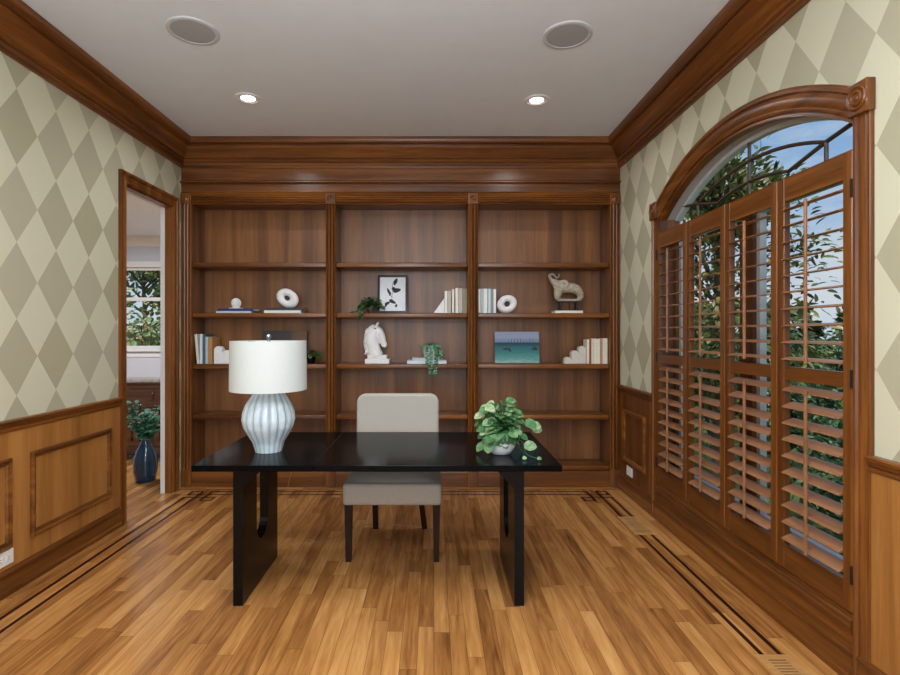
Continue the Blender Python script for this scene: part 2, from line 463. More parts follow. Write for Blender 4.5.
# doorway: timber casing and jambs, white casing on the hall side
door = struct('door_1')
cw = .076
cas = [(0, 0), (0, .012), (.012, .02), (.024, .014), (.05, .014), (.06, .026), (cw, .026), (cw, 0)]     # (offset from opening, protrusion)
def door_casing(x, sgn, m, nm, prot=1):
    mb = MB(); path = [(-1, 0), (-1, 1), (1, 1), (1, 0)]
    vs = []; k = len(cas)
    for sy, tz in path:
        for o, d in cas:
            y = (DY0 - o) if sy < 0 else (DY1 + o)
            z = DH + o*1.12 if tz else 0
            vs.append((x + sgn*d*prot, y, z))
    fs = []
    for i in range(3):
        for j in range(k):
            fs.append((i*k+j, i*k+(j+1) % k, (i+1)*k+(j+1) % k, (i+1)*k+j))
    fs += [tuple(range(k)), tuple(range(3*k, 4*k))]
    return mb.add(vs, fs).build(nm, m, door)
door_casing(XL, 1, M['cherry_z'], 'casing')
j = MB(); j.box(XL-.05, XL, DY0, DY0+.015, 0, DH); j.box(XL-.05, XL, DY1-.015, DY1, 0, DH); j.box(XL-.05, XL, DY0+.015, DY1-.015, DH-.015, DH)
j.build('jamb', M['cherry_z'], door)
j = MB(); j.box(XL-.088, XL-.05, DY0-.05, DY0+.012, 0, DH); j.box(XL-.088, XL-.05, DY1-.014, DY1+.05, 0, DH); j.box(XL-.088, XL-.05, DY0, DY1, DH-.014, DH+.05)
j.build('hall_casing', M['white_trim'], door, label='white painted hall casing')

# right wall with arched window opening
YC, HW = 2.857, .876
AZ, RO, RI = .851, 1.679, 1.572      # arch centre height, casing radii
SP = AZ + math.sqrt(RI**2 - HW**2)
def arc(r, hw, n=32):
    a = math.asin(min(1, hw/r))
    return [(YC + r*math.sin(a*(2*i/n-1)), AZ + r*math.cos(a*(2*i/n-1))) for i in range(n+1)]
WT = .15
wr = MB()
wr.prism([(YF, 0), (YC-HW, 0), (YC-HW, H), (YF, H)], 'x', XR, XR+WT)
wr.prism([(YC+HW, 0), (4.95, 0), (4.95, H), (YC+HW, H)], 'x', XR, XR+WT)
wr.box(XR, XR+WT, YC-HW, YC+HW, 0, .265)
wr.prism([(YC-HW, H)] + arc(RI, HW) + [(YC+HW, H)], 'x', XR, XR+WT)
wall_right = wr.build('wall_right', M['paper_right'], kind='structure')
w = MB(); w.box(XR-.012, XR, YF, YC-.944, 0, .85); w.box(XR-.012, XR, YC+.966, YB, 0, .85)
w.build('wainscot', M['cherry_z'], wall_right)
w = MB(); w.box(XR-.0135, XR-.012, YF, YC-.946, .135, .835)
w.build('wainscot_field', M['wains_z'], wall_right)  # overlay in the lit-toned copy of the wood
w = MB(); w.box(XR-.012, XR, YC-.944, YC+.966, 0, .262); w.build('apron', M['cherry_y'], wall_right)
panel_frame(3.95, 4.40, .27, .70, XR-.012, -1).build('panel_moulding', M['cherry_y'], wall_right)
side_sweep(base_prof, XR, -1, YF, YB-.005).build('baseboard_right', M['cherry_y'], kind='structure')
side_sweep(rail_prof, XR, -1, YF, YC-.944).build('trim_5', M['cherry_y'], kind='structure')
side_sweep(rail_prof, XR, -1, YC+.966, YB-.005).build('trim_6', M['cherry_y'], kind='structure')
sill = [(0, .175), (.016, .175), (.018, .19), (.026, .195), (.026, .207), (.034, .212), (.034, .226), (.028, .232), (.028, .246), (.02, .252), (.02, .268), (0, .268)]
side_sweep(sill, XR, -1, YC-.871, YC+.871).build('trim_7', M['cherry_y'], kind='structure')

win = struct('window_1')
# casing legs with reeds
def reeded(w, d, n=3):
    pts = [(0, 0), (0, d*.55)]
    s_ = w/(n+1)
    pts += [(w*.08, d*.9), (w*.16, d*.6)]
    a0, a1 = w*.2, w*.8
    for i in range(n):
        c0 = a0+(a1-a0)*i/n; c1 = a0+(a1-a0)*(i+1)/n
        pts += [(c0, d*.25), (c0+(c1-c0)*.18, d*.8), (c0+(c1-c0)*.5, d), (c0+(c1-c0)*.82, d*.8), (c1, d*.25)]
    pts += [(w*.84, d*.6), (w*.92, d*.9), (w, d*.55), (w, 0)]
    return pts
def soft_case(w, d):
    return [(0, 0), (0, d*.5), (w*.06, d*.62), (w*.16, d*.62), (w*.2, d*.5), (w*.3, d*.62), (w*.5, d*.7), (w*.66, d*.66), (w*.72, d*.55), (w*.78, d*.95), (w*.9, d), (w, d*.8), (w, 0)]
for sg in (-1, 1):
    cwd = .074 if sg < 0 else .095
    y0 = YC-.871-cwd if sg < 0 else YC+.871
    MB().prism([(XR-d, y0+o) for o, d in soft_case(cwd, .026)], 'z', 0.0, 2.165).build('casing', M['cherry_z'], win)
    b = MB(); b.box(XR-.036, XR, y0-.008, y0+cwd+.01, 2.165, 2.287, .004, 1)
    rot = Matrix.Translation((XR-.036, y0+cwd/2, 2.226)) @ Matrix.Rotation(R(-90), 4, 'Y')
    b.lathe([(.046, -.002), (.046, .004), (.041, .008), (.036, .003), (.030, .001), (.028, .006), (.022, .008), (.018, .002), (.012, .003), (.009, .008), (.0001, .010)], n=28, mat=rot)
    b.build('rosette_block', M['cherry_z'], win, smooth=40)
m = MB(); prof = [(o, d) for o, d in soft_case(RO-RI, .03)]; k = len(prof); ns = 40; vs = []; fs = []
for i in range(ns+1):
    t = 2*i/ns-1
    for o, d in prof:
        r = RI+o; a = t*math.asin(.871/r)
        vs.append((XR-d, YC+r*math.sin(a), AZ+r*math.cos(a)))
for i in range(ns):
    for q in range(k):
        fs.append((i*k+q, i*k+(q+1) % k, (i+1)*k+(q+1) % k, (i+1)*k+q))
fs += [tuple(range(k)), tuple(range(ns*k, (ns+1)*k))]
m.add(vs, fs).build('arch_casing', M['cherry_y'], win, smooth=35)
# reveal lining
GX = 1.735
def arch_band(r0, r1, hw0, hw1, x0, x1, n=32):
    A, B = arc(r0, hw0, n), arc(r1, hw1, n)
    mb = MB()
    for i in range(n):
        q = [A[i], A[i+1], B[i+1], B[i]]
        vs = [(x0, y, z) for y, z in q] + [(x1, y, z) for y, z in q]
        mb.add(vs, [(0,1,2,3), (7,6,5,4), (0,4,5,1), (2,6,7,3)] + ([(0,3,7,4)] if i == 0 else []) + ([(1,5,6,2)] if i == n-1 else []))
    return mb
arch_band(RI-.010, RI, HW-.004, HW, XR+.045, GX+.02).build('reveal_lining', M['reveal'], win, smooth=35, label='grey painted arched reveal')
arch_band(RI-.016, RI, HW-.004, HW, XR-.005, XR+.045).build('arch_jamb', M['cherry_y'], win, smooth=35)
m = MB()
m.box(XR-.005, GX+.02, YC-HW, YC-HW+.012, .265, SP); m.box(XR-.005, GX+.02, YC+HW-.012, YC+HW, .265, SP); m.box(XR-.005, GX+.02, YC-HW, YC+HW, .255, .272)
m.build('reveal_lining', M['cherry_z'], win)
# sash frame
fr = arch_band(RI-.032, RI-.010, HW-.03, HW-.010, GX-.01, GX+.03)
fr.build('arch_frame', M['sash'], win)
m = MB()
m.box(GX-.02, GX+.03, YC-.06, YC+.06, .27, 2.06); m.box(GX-.02, GX+.03, YC-HW+.012, YC+HW-.012, 2.04, 2.10)
m.box(GX-.02, GX+.03, YC-HW+.012, YC-HW+.05, .27, 2.1); m.box(GX-.02, GX+.03, YC+HW-.05, YC+HW-.012, .27, 2.1); m.box(GX-.02, GX+.03, YC-HW+.012, YC+HW-.012, .27, .33)
m.build('window_frame', M['cherry_z'], win)
for y0, y1 in ((YC-HW+.05, YC-.06), (YC+.06, YC+HW-.05)):
    m = MB()
    for (a, b_, c, d) in ((y0, y0+.03, .33, 2.04), (y1-.03, y1, .33, 2.04), (y0, y1, .33, .38), (y0, y1, 1.99, 2.04)):
        m.box(GX, GX+.035, a, b_, c, d)
    sa = m.build('sash', M['sash'], win)
    MB().box(GX+.014, GX+.018, y0+.03, y1-.03, .38, 1.99).build('pane', M['glass'], sa)
MB().prism([(YC-HW+.03, 2.10)] + arc(RI-.032, HW-.03) + [(YC+HW-.03, 2.10)], 'x', GX+.012, GX+.016).build('fanlight_pane', M['glass'], win)
def bow(hs, z_end, rise, n=24):
    rr = (hs*hs+rise*rise)/(2*rise); cz = z_end+rise-rr
    a = math.asin(hs/rr)
    return [(GX-.002, YC+rr*math.sin(a*(2*i/n-1)), cz+rr*math.cos(a*(2*i/n-1))) for i in range(n+1)]
m = MB()
m.tube(bow(.555, 2.19, .10), .010, 6); m.tube(bow(.315, 2.135, .04), .010, 6)
for sg in (-1, 1):
    m.tube([(GX-.002, YC+sg*.315, 2.135), (GX-.002, YC+sg*.555, 2.19), (GX-.002, YC+sg*.84, 2.235)], .010, 6)
    m.tube([(GX-.002, YC+sg*.56, 2.19), (GX-.002, YC+sg*.56, 2.09)], .009, 6)
m.tube([(GX-.002, YC, 2.10), (GX-.002, YC, 2.39)], .009, 6)
m.build('fanlight_bars', M['bronze'], win, smooth=60)

# plantation shutters
def ellipse_louver(mb, y0, y1, xc, zc, chord, th, ang):
    pts = []
    for k in range(12):
        a = 2*math.pi*k/12
        u, v = chord/2*math.cos(a), th/2*math.sin(a)
        pts.append((xc + u*math.cos(ang) - v*math.sin(ang), zc + u*math.sin(ang) + v*math.cos(ang)))
    mb.prism(pts, 'y', y0, y1)
sh_lab = ['wooden shutter panel at the right end of the window, hinged to near casing', 'second wooden shutter panel from the right, magnolia leaves behind its left stile',
          'third wooden shutter panel from the right of the arched window', 'wooden shutter panel at the far left end of the arched window, nearest the bookcase']
sh_lab[1] = 'second wooden shutter panel from the near end of the arched window'
XS = 1.612
for i in range(4):
    y0 = YC-.872+i*.436; y1 = y0+.436
    y0 += .002; y1 -= .002
    t = thing('window_shutter', sh_lab[i], 'shutter', (XS, (y0+y1)/2, .272), 'wooden shutter panels of the arched window')
    sw = .046
    for a, b_ in ((y0, y0+sw), (y1-sw, y1)):
        MB().box(XS-.015, XS+.015, a, b_, .272, 2.05, .003, 1).build('stile', M['cherry_z'], t)
    for z0, z1, nm in ((.272, .385, 'bottom_rail'), (1.133, 1.193, 'middle_rail'), (1.945, 2.05, 'top_rail')):
        MB().box(XS-.013, XS+.013, y0+sw, y1-sw, z0, z1).build(nm, M['cherry_y'], t)
    for z0, z1, nn, ang, nm in ((1.193, 1.945, 10, R(9), 'upper_louvers'), (.385, 1.133, 10, R(22), 'lower_louvers')):
        mb = MB(); st = (z1-z0)/nn
        for q in range(nn):
            ellipse_louver(mb, y0+sw+.002, y1-sw-.002, XS, z0+st*(q+.5), .064, .010, ang)
        mb.build(nm, M['louver'], t, smooth=50)
        yc = (y0+y1)/2
        MB().box(XS-.044, XS-.033, yc-.006, yc+.006, z0+.02, z1-.03, .002, 1).build('tilt_rod', M['louver'], t)
    if i in (0, 3):
        ye = y0-.002 if i == 0 else y1+.002
        for z in (.42, 1.17, 1.9):
            MB().box(XS-.02, XS-.012, ye-.006, ye+.006, z-.035, z+.035).build('hinge', M['blackiron'], t)

# ------------------------------------------------------------------ built-in bookcase
bc = thing('bookcase', 'built-in cherry wood bookcase with three bays filling the back wall', 'bookcase', (-.29, YB, 0))
bays = [(-2.112, -.941), (-.856, .296), (.383, 1.530)]
pil = [(XL, -2.112), (-.941, -.856), (.296, .383), (1.530, XR)]
DBK = 4.80
MB().box(XL, XR, DBK, DBK+.03, .0, 2.56).build('back_panel', M['back_z'], bc)
for i, (a, b_) in enumerate(pil):
    wdt = b_-a
    m = MB()
    m.prism([(a+o, YB+.004-d) for o, d in reeded(wdt, .024, 2)], 'z', .155, 2.46)
    m.box(a, b_, YB+.004, YB+.03, 0, 2.5)
    c0 = (a+b_)/2
    m.box(max(a, c0-.012), min(b_, c0+.012), YB+.03, DBK, 0, 2.5) if i in (1, 2) else None
    if i in (1, 2):
        m.box(a, a+.02, YB+.03, DBK, .0, 2.5); m.box(b_-.02, b_, YB+.03, DBK, .0, 2.5)
    elif i == 0: m.box(b_-.02, b_, YB+.03, DBK, 0, 2.5)
    else: m.box(a, a+.02, YB+.03, DBK, 0, 2.5)
    p = m.build('pilaster', M['cherry_z'], bc)
    MB().box(a-.002 if i else a, b_+.002 if i < 3 else b_, YB-.018, YB+.01, 0, .155, .004, 1).build('plinth_block', M['cherry_z'], p)
    q = MB().box(a-.003 if i else a, b_+.003 if i < 3 else b_, YB-.024, YB+.01, 2.46, 2.556, .004, 1)
    rot = Matrix.Translation((c0, YB-.024, 2.508)) @ Matrix.Rotation(R(90), 4, 'X')
    q.lathe([(.032, -.001), (.032, .004), (.027, .006), (.022, .001), (.016, .002), (.012, .006), (.0001, .008)], n=20, mat=rot)
    q.build('rosette_block', M['cherry_z'], p, smooth=40)
for a, b_ in bays:
    for z in (1.957, 1.516, 1.07, .625, .18):
        MB().box(a, b_, YB+.012, DBK, z-.042, z, .008, 3).build('shelf', M['cherry_x'], bc, smooth=35)
    m = MB().prism([(YB+.012-0, .0), (YB-.012, 0), (YB-.012, .018), (YB, .024), (YB, .125), (YB+.006, .135), (YB+.012, .138)], 'x', a, b_)
    m.build('toe_board', M['cherry_x'], bc)
    hp = reeded(.096, .018, 3)
    m = MB().prism([(YB+.004-d, 2.46+o) for o, d in hp], 'x', a, b_); m.box(a, b_, YB+.004, DBK, 2.475, 2.55)
    m.build('header', M['cherry_x'], bc)
# frieze above the bays
fz = [(4.84, 2.556), (YB-.004, 2.556), (YB-.012, 2.565), (YB-.004, 2.572), (YB-.004, 2.635), (YB-.012, 2.64), (YB-.03, 2.648), (YB-.03, 2.658), (YB-.016, 2.664), (YB-.004, 2.672), (YB-.004, 2.775), (4.84, 2.775)]
m = MB().prism(fz, 'x', XL, XR); m.build('frieze', M['cherry_x'], bc)

# ------------------------------------------------------------------ ceiling fixtures
for (x, y, lab) in ((-1.32, 2.85, 'round grey ceiling speaker on the left of the ceiling'), (.74, 2.89, 'round grey ceiling speaker on the right of the ceiling')):
    t = thing('ceiling_speaker', lab, 'speaker', (x, y, H), 'round speakers in the ceiling')
    MB().lathe([(.112, H-.002), (.114, H-.008), (.124, H-.009), (.134, H-.006), (.137, H)], (x, y, 0), 40).build('trim_ring', M['speaker_ring'], t, smooth=40)
    MB().cap_lathe([(.113, H), (.113, H-.006), (.06, H-.0075)], (x, y, 0), 40).build('grille', M['speaker_grille'], t, smooth=40)
bulb, nt, b = new_mat('lamp_glow')
b.inputs['Emission Color'].default_value = (1, .93, .82, 1); b.inputs['Emission Strength'].default_value = 6
for (x, y, lab) in ((-1.31, 3.667, 'white recessed downlight on the left of the ceiling'), (.73, 3.698, 'white recessed downlight on the right of the ceiling')):
    t = thing('recessed_light', lab, 'ceiling light', (x, y, H), 'recessed downlights in the ceiling')
    MB().lathe([(.066, H-.001), (.068, H-.008), (.086, H-.006), (.09, H)], (x, y, 0), 36).build('trim_ring', M['white_ceramic'], t, smooth=40)
    MB().cap_lathe([(.048, H-.002), (.05, H-.0035)], (x, y, 0), 32).build('lamp_face', bulb, t)
    MB().lathe([(.066, H-.001), (.05, H-.0032), (.048, H-.001)], (x, y, 0), 36).build('reflector', M['white_ceramic'], t, smooth=40)

# outlets
def outlet(x, sgn, y, z, lab):
    t = thing('wall_outlet', lab, 'outlet', (x, y, z))
    MB().box(x, x+sgn*.006, y-.06, y+.06, z-.038, z+.038, .002, 2).build('cover_plate', M['plastic'], t)
    for dy in (-.026, .026):
        q = MB().box(x+sgn*.005, x+sgn*.0085, y+dy-.017, y+dy+.017, z-.015, z+.015, .0015, 1).build('socket', M['plastic'], t)
        s_ = MB()
        for dz in (-.006, .006): s_.box(x+sgn*.0084, x+sgn*.0088, y+dy-.005, y+dy+.004, z+dz-.0012, z+dz+.0012)
        s_.build('socket_slots', M['slot'], q)
outlet(XL+.012, 1, 2.64, .195, 'white wall outlet low on the left wainscot')
outlet(XR-.012, -1, 4.27, .205, 'white wall outlet below the panel beside the bookcase')

# floor registers
for (y0, y1), lab in zip(reg_y, ('wooden floor register in the border near the bookcase', 'wooden floor register in the border at the bottom of the photo')):
    t = thing('floor_register', lab, 'floor vent', (1.41, (y0+y1)/2, 0), 'wooden floor registers in the right border')
    x0, x1 = 1.34, 1.482
    m = MB()
    m.box(x0, x0+.035, y0, y1, -.001, .0015); m.box(x1-.035, x1, y0, y1, -.001, .0015)
    m.box(x0+.035, x1-.035, y0, y0+.035, -.001, .0015); m.box(x0+.035, x1-.035, y1-.035, y1, -.001, .0015)
    m.build('frame', M['register'], t)
    m = MB(); k = 14
    for q in range(k):
        a = y0+.035+(y1-y0-.07)*q/k
        m.box(x0+.035, x1-.035, a, a+.0125, -.001, .0012)
    m.build('slats', M['register'], t)
    MB().box(x0+.034, x1-.034, y0+.034, y1-.034, -.0005, .0004).build('duct', M['slot'], t)

# ------------------------------------------------------------------ desk
TX0, TX1, TY0, TY1, TZ = -1.163, .615, 2.49, 3.33, .71
desk = thing('desk', 'long black desk with slab legs in the middle of the room', 'desk', ((TX0+TX1)/2, (TY0+TY1)/2, 0))
SX = -.578
MB().box(SX+.0012, TX1, TY0, TY1, TZ-.03, TZ, .002, 1).build('desktop', M['black'], desk)
MB().box(TX0, SX-.0012, TY0, TY1, TZ-.03, TZ, .002, 1).build('desktop_leaf', M['black'], desk, label='short left leaf of the desktop beyond the seam')
def slab_leg(x0, x1, inner):
    yA, yB, top = 2.562, 3.13, TZ-.0302
    s0, s1, bot, rr = 2.765, 2.955, .225, .095
    cy = (s0+s1)/2
    poly = [(yA, 0), (yB, 0), (yB, top), (s1, top)]
    poly += [(cy+rr*math.cos(a), bot+rr+rr*math.sin(a)*1.0) for a in [R(-180*i/14) for i in range(15)]]
    poly += [(s0, top), (yA, top)]
    lg = MB().prism(poly, 'x', x0, x1).build('leg', M['blackmatte'], desk)
    g = inner
    d = .1 if inner > x0 else -.1
    xe = inner
    m = MB().prism([(xe, top), (xe+d, top), (xe, top-.1)], 'y', yA, yA+.03)
    m.build('gusset', M['blackmatte'], lg)
    return lg
slab_leg(-.990, -.942, -.942)
slab_leg(.396, .444, .396)

# ------------------------------------------------------------------ chair
ch = thing('dining_chair', 'upholstered oatmeal parsons chair tucked behind the black desk', 'chair', (-.22, 3.3, 0))
yS0, yS1 = 3.03, 3.56
st_ = MB().box(-.535, .045, yS0, yS1-.02, .335, .462, .022, 4)
ng = 14; vs = []; fs = []
for a_ in range(ng+1):
    for b_ in range(ng+1):
        u, v = 2*a_/ng-1, 2*b_/ng-1
        vs.append((-.245+.284*u, (yS0+yS1-.02)/2+.247*v, .447+.055*(1-abs(u)**5)*(1-abs(v)**3)))
for a_ in range(ng):
    for b_ in range(ng):
        q = a_*(ng+1)+b_; fs.append((q, q+1, q+ng+2, q+ng+1))
st_.add(vs, fs)
st_.build('seat', M['fabric'], ch, smooth=50)
rk = Matrix.Translation((0, yS1-.05, .4)) @ Matrix.Rotation(R(-4), 4, 'X') @ Matrix.Translation((0, -(yS1-.05), -.4))
bp_ = []
for (cx_, cz_, a0) in ((-.522+.06, .932-.06, 180), (.032-.06, .932-.06, 90)):
    for q in range(9): bp_.append((cx_+.06*math.cos(R(a0-q*90/8)), cz_+.06*math.sin(R(a0-q*90/8))))
bp_ += [(.032, .34), (-.522, .34)]
bk = MB().prism(bp_, 'y', yS1-.085, yS1, mat=rk).build('backrest', M['fabric'], ch, smooth=50)
md = bk.modifiers.new('soft_edges', 'BEVEL'); md.width = .018; md.segments = 4; md.limit_method = 'ANGLE'; md.angle_limit = R(60)
for x0 in (-.525, -.008):
    m = MB(); x1 = x0+.044; i_ = .006
    m.add([(x0+i_, yS0+.02, 0), (x1-i_, yS0+.02, 0), (x1-i_, yS0+.055, 0), (x0+i_, yS0+.055, 0), (x0, yS0+.015, .345), (x1, yS0+.015, .345), (x1, yS0+.06, .345), (x0, yS0+.06, .345)],
          [(0,1,2,3), (4,5,6,7), (0,1,5,4), (1,2,6,5), (2,3,7,6), (3,0,4,7)])
    m.build('leg', M['ebony'], ch)
for x0, sp_ in ((-.418, -.0), (-.122, .04)):
    m = MB(); x1 = x0+.036
    m.add([(x0+sp_, yS1+.0, 0), (x1+sp_, yS1+.0, 0), (x1+sp_, yS1+.035, 0), (x0+sp_, yS1+.035, 0), (x0, yS1-.07, .36), (x1, yS1-.07, .36), (x1, yS1-.02, .36), (x0, yS1-.02, .36)],
          [(0,1,2,3), (4,5,6,7), (0,1,5,4), (1,2,6,5), (2,3,7,6), (3,0,4,7)])
    m.build('leg', M['ebony'], ch)

# ------------------------------------------------------------------ table lamp
LX, LY = -.89, 2.80
lamp = thing('table_lamp', 'ribbed pale blue ceramic table lamp with white drum shade on the desk', 'lamp', (LX, LY, TZ))
glaze, nt, b = new_mat('ribbed_glaze')
at = N(nt, 'ShaderNodeAttribute', attribute_name='tint')
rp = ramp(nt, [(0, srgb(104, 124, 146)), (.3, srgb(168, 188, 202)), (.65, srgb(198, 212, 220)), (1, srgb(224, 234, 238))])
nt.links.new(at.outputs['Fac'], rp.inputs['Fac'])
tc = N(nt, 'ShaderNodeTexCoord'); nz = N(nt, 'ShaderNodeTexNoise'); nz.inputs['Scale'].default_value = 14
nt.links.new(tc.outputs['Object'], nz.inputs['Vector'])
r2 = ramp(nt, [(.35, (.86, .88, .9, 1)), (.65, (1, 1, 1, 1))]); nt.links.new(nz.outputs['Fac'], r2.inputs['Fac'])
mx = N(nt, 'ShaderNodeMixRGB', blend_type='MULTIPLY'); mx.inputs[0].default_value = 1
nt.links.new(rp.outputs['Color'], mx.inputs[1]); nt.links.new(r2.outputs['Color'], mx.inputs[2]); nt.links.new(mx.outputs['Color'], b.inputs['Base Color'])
b.inputs['Roughness'].default_value = .2
m = MB(); NR = 18; n = NR*8
kp = [(.0, .070), (.012, .073), (.05, .084), (.09, .108), (.13, .130), (.17, .139), (.21, .135), (.25, .120), (.285, .098), (.31, .082), (.33, .076), (.345, .074)]
vs = []; prof = []
for i in range(len(kp)-1):
    for s_ in range(3):
        f = s_/3; prof.append((kp[i][0]*(1-f)+kp[i+1][0]*f, kp[i][1]*(1-f)+kp[i+1][1]*f))
prof.append(kp[-1])
phase = [abs(math.cos(math.pi*k/8)) for k in range(n)]
for z, r in prof:
    amp = .055*min(1, max(.2, (r-.07)/.03))
    for k in range(n):
        a = 2*math.pi*k/n
        rib = abs(math.cos(NR*a/2))
        rr = r*(1 - amp*(1-rib)**1.5)
        vs.append((LX+rr*math.cos(a), LY+rr*math.sin(a), TZ+.001+z))
for i in range(len(prof)-1):
    for k in range(n):
        a = 2*math.pi*(k+.5)/n
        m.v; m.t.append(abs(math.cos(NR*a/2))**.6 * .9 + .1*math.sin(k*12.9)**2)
        m.f.append((i*n+k, i*n+(k+1) % n, (i+1)*n+(k+1) % n, (i+1)*n+k))
m.v = vs
m.f.append(tuple(range(n-1, -1, -1))); m.t.append(.6)
m.f.append(tuple((len(prof)-1)*n+k for k in range(n))); m.t.append(.6)
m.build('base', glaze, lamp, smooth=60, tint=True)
MB().lathe([(.03, TZ+.345), (.03, TZ+.36), (.012, TZ+.362), (.012, TZ+.58)], (LX, LY, 0), 16).build('stem', M['nickel'], lamp, smooth=40)
z0, z1 = TZ+.33, TZ+.592
MB().lathe([(.195, z0), (.2005, z0), (.2005, z0+.006), (.198, z1-.006), (.198, z1), (.192, z1), (.195, z0)], (LX, LY, 0), 72).build('shade', M['shade'], lamp, smooth=40)
m = MB()
for k in range(3):
    a = 2*math.pi*k/3+.4
    m.tube([(LX, LY, z1-.012), (LX+.193*math.cos(a), LY+.193*math.sin(a), z1-.004)], .003, 6)
m.build('spider', M['nickel'], lamp)
m = MB(); m.lathe([(.008, z1-.015), (.008, z1+.006), (.012, z1+.008), (.006, z1+.012)], (LX, LY, 0), 14); m.ball((LX, LY, z1+.024), .014)
m.build('finial', M['nickel'], lamp, smooth=50)
pts = [(LX+.0, LY+.075, TZ+.006), (LX-.01, LY+.12, TZ+.004), (LX-.02, LY+.35, TZ+.004), (LX-.02, TY1-.005, TZ+.006), (LX-.02, TY1+.012, TZ-.04), (LX-.02, TY1+.02, .5), (LX-.06, TY1+.03, .3), (LX-.03, TY1+.02, .1), (LX-.03, TY1-.02, .006), (LX+.05, TY1-.02, .005), (LX+.22, TY1+.06, .005), (LX+.4, TY1+.3, .005), (LX+.6, TY1+.3, .005), (LX+.86, TY1+.24, .005), (LX+1.02, TY1+.3, .005)]
def smooth_path(p, k=6):
    p = [Vector(q) for q in p]; out = []
    for i in range(len(p)-1):
        a, b_, c, d = p[max(i-1, 0)], p[i], p[i+1], p[min(i+2, len(p)-1)]
        for s_ in range(k):
            t = s_/k
            out.append(.5*((2*b_) + (c-a)*t + (2*a-5*b_+4*c-d)*t*t + (3*b_-a-3*c+d)*t**3))
    out.append(p[-1]); return out
MB().tube(smooth_path(pts), .002, 6).build('cord', M['cordmat'], lamp, smooth=60)

# ------------------------------------------------------------------ desk plant
PX, PY = .352, 2.74
pl = thing('potted_plant', 'bushy variegated green plant in a white bowl on the desk', 'plant', (PX, PY, TZ))
m = MB(); m.lathe([(.0001, TZ+.001), (.042, TZ+.001), (.05, TZ+.004), (.072, TZ+.035), (.082, TZ+.07), (.083, TZ+.098), (.080, TZ+.10), (.078, TZ+.095), (.075, TZ+.07), (.0001, TZ+.065)], (PX, PY, 0), 40)
m.build('pot', M['white_ceramic'], pl, smooth=40)
MB().cap_lathe([(.074, TZ+.066), (.072, TZ+.085)], (PX, PY, 0), 24).build('soil', plain('soil', srgb(48, 36, 28), .95, var=.4, bump=1), pl)
rnd = random.Random(11)
lv, stm = MB(), MB()
tips = []
for i in range(190):
    a = rnd.uniform(0, 2*math.pi); e = rnd.uniform(-.5, 1.25)
    rad = .102*(rnd.uniform(.2, 1))
    p = Vector((PX-.0+rad*math.cos(a)*math.cos(e)*1.05, PY+rad*math.sin(a)*math.cos(e)*.9, TZ+.12+rad*1.6*math.sin(e)))
    tips.append((p, a, e))
for p, a, e in tips:
    if p.z < TZ+.03: p.z = TZ+.05
    base = Vector((PX, PY, TZ+.085))
    stm.tube([base, (base+p)/2+Vector((0, 0, .03)), p], .0016, 5)
    d = Vector((math.cos(a)*.8, math.sin(a)*.8, math.sin(e)*.5-.2)) + Vector((rnd.uniform(-.4, .4), rnd.uniform(-.4, .4), rnd.uniform(-.2, .2)))
    lv.cur = rnd.uniform(.1, .75) if rnd.random() < .88 else 1.0
    L = rnd.uniform(.036, .06)
    up = Vector((math.cos(a)*.35, math.sin(a)*.35-.5, .75))
    lv.leaf(p, d, up, L, L*.92, .25, .3, True)
# long runner to the right and one trailing stem
for path, leaves in (([(PX+.03, PY, TZ+.1), (PX+.08, PY-.02, TZ+.15), (PX+.13, PY-.03, TZ+.16), (PX+.16, PY-.03, TZ+.13)], [(.6, .06), (.85, .06), (1.0, .05)]),
                     ([(PX+.06, PY-.05, TZ+.09), (PX+.1, PY-.09, TZ+.08), (PX+.11, PY-.13, TZ+.03), (PX+.16, PY-.16, TZ+.012)], [(.5, .062), (1.0, .022)]),
                     ([(PX+.07, PY-.06, TZ+.06), (PX+.1, PY-.11, TZ+.03), (PX+.09, PY-.14, TZ+.01)], [(1.0, .022)])):
    sp_ = smooth_path(path, 5); stm.tube(sp_, .002, 5)
    for f, L in leaves:
        p = sp_[int(f*(len(sp_)-1))]; lv.cur = rnd.uniform(.4, .9)
        lv.leaf(p, (1, -.25, .15), (-.1, -.7, .7), L, L*.95, .2, .25, True)
for i in range(14):
    a = rnd.uniform(-2.6, -.5); p = Vector((PX+.085*math.cos(a), PY+.085*math.sin(a), TZ+.105+rnd.uniform(-.01, .02)))
    lv.cur = rnd.uniform(.1, .8); L = rnd.uniform(.04, .055)
    lv.leaf(p, (math.cos(a)*.4, math.sin(a)*.4, -1), (math.cos(a), math.sin(a), .3), L, L*.9, .2, .1, True)
lv.build('foliage', M['leaf_desk'], pl, smooth=70, tint=True)
stm.build('stems', M['leaf_desk'], pl, smooth=60)

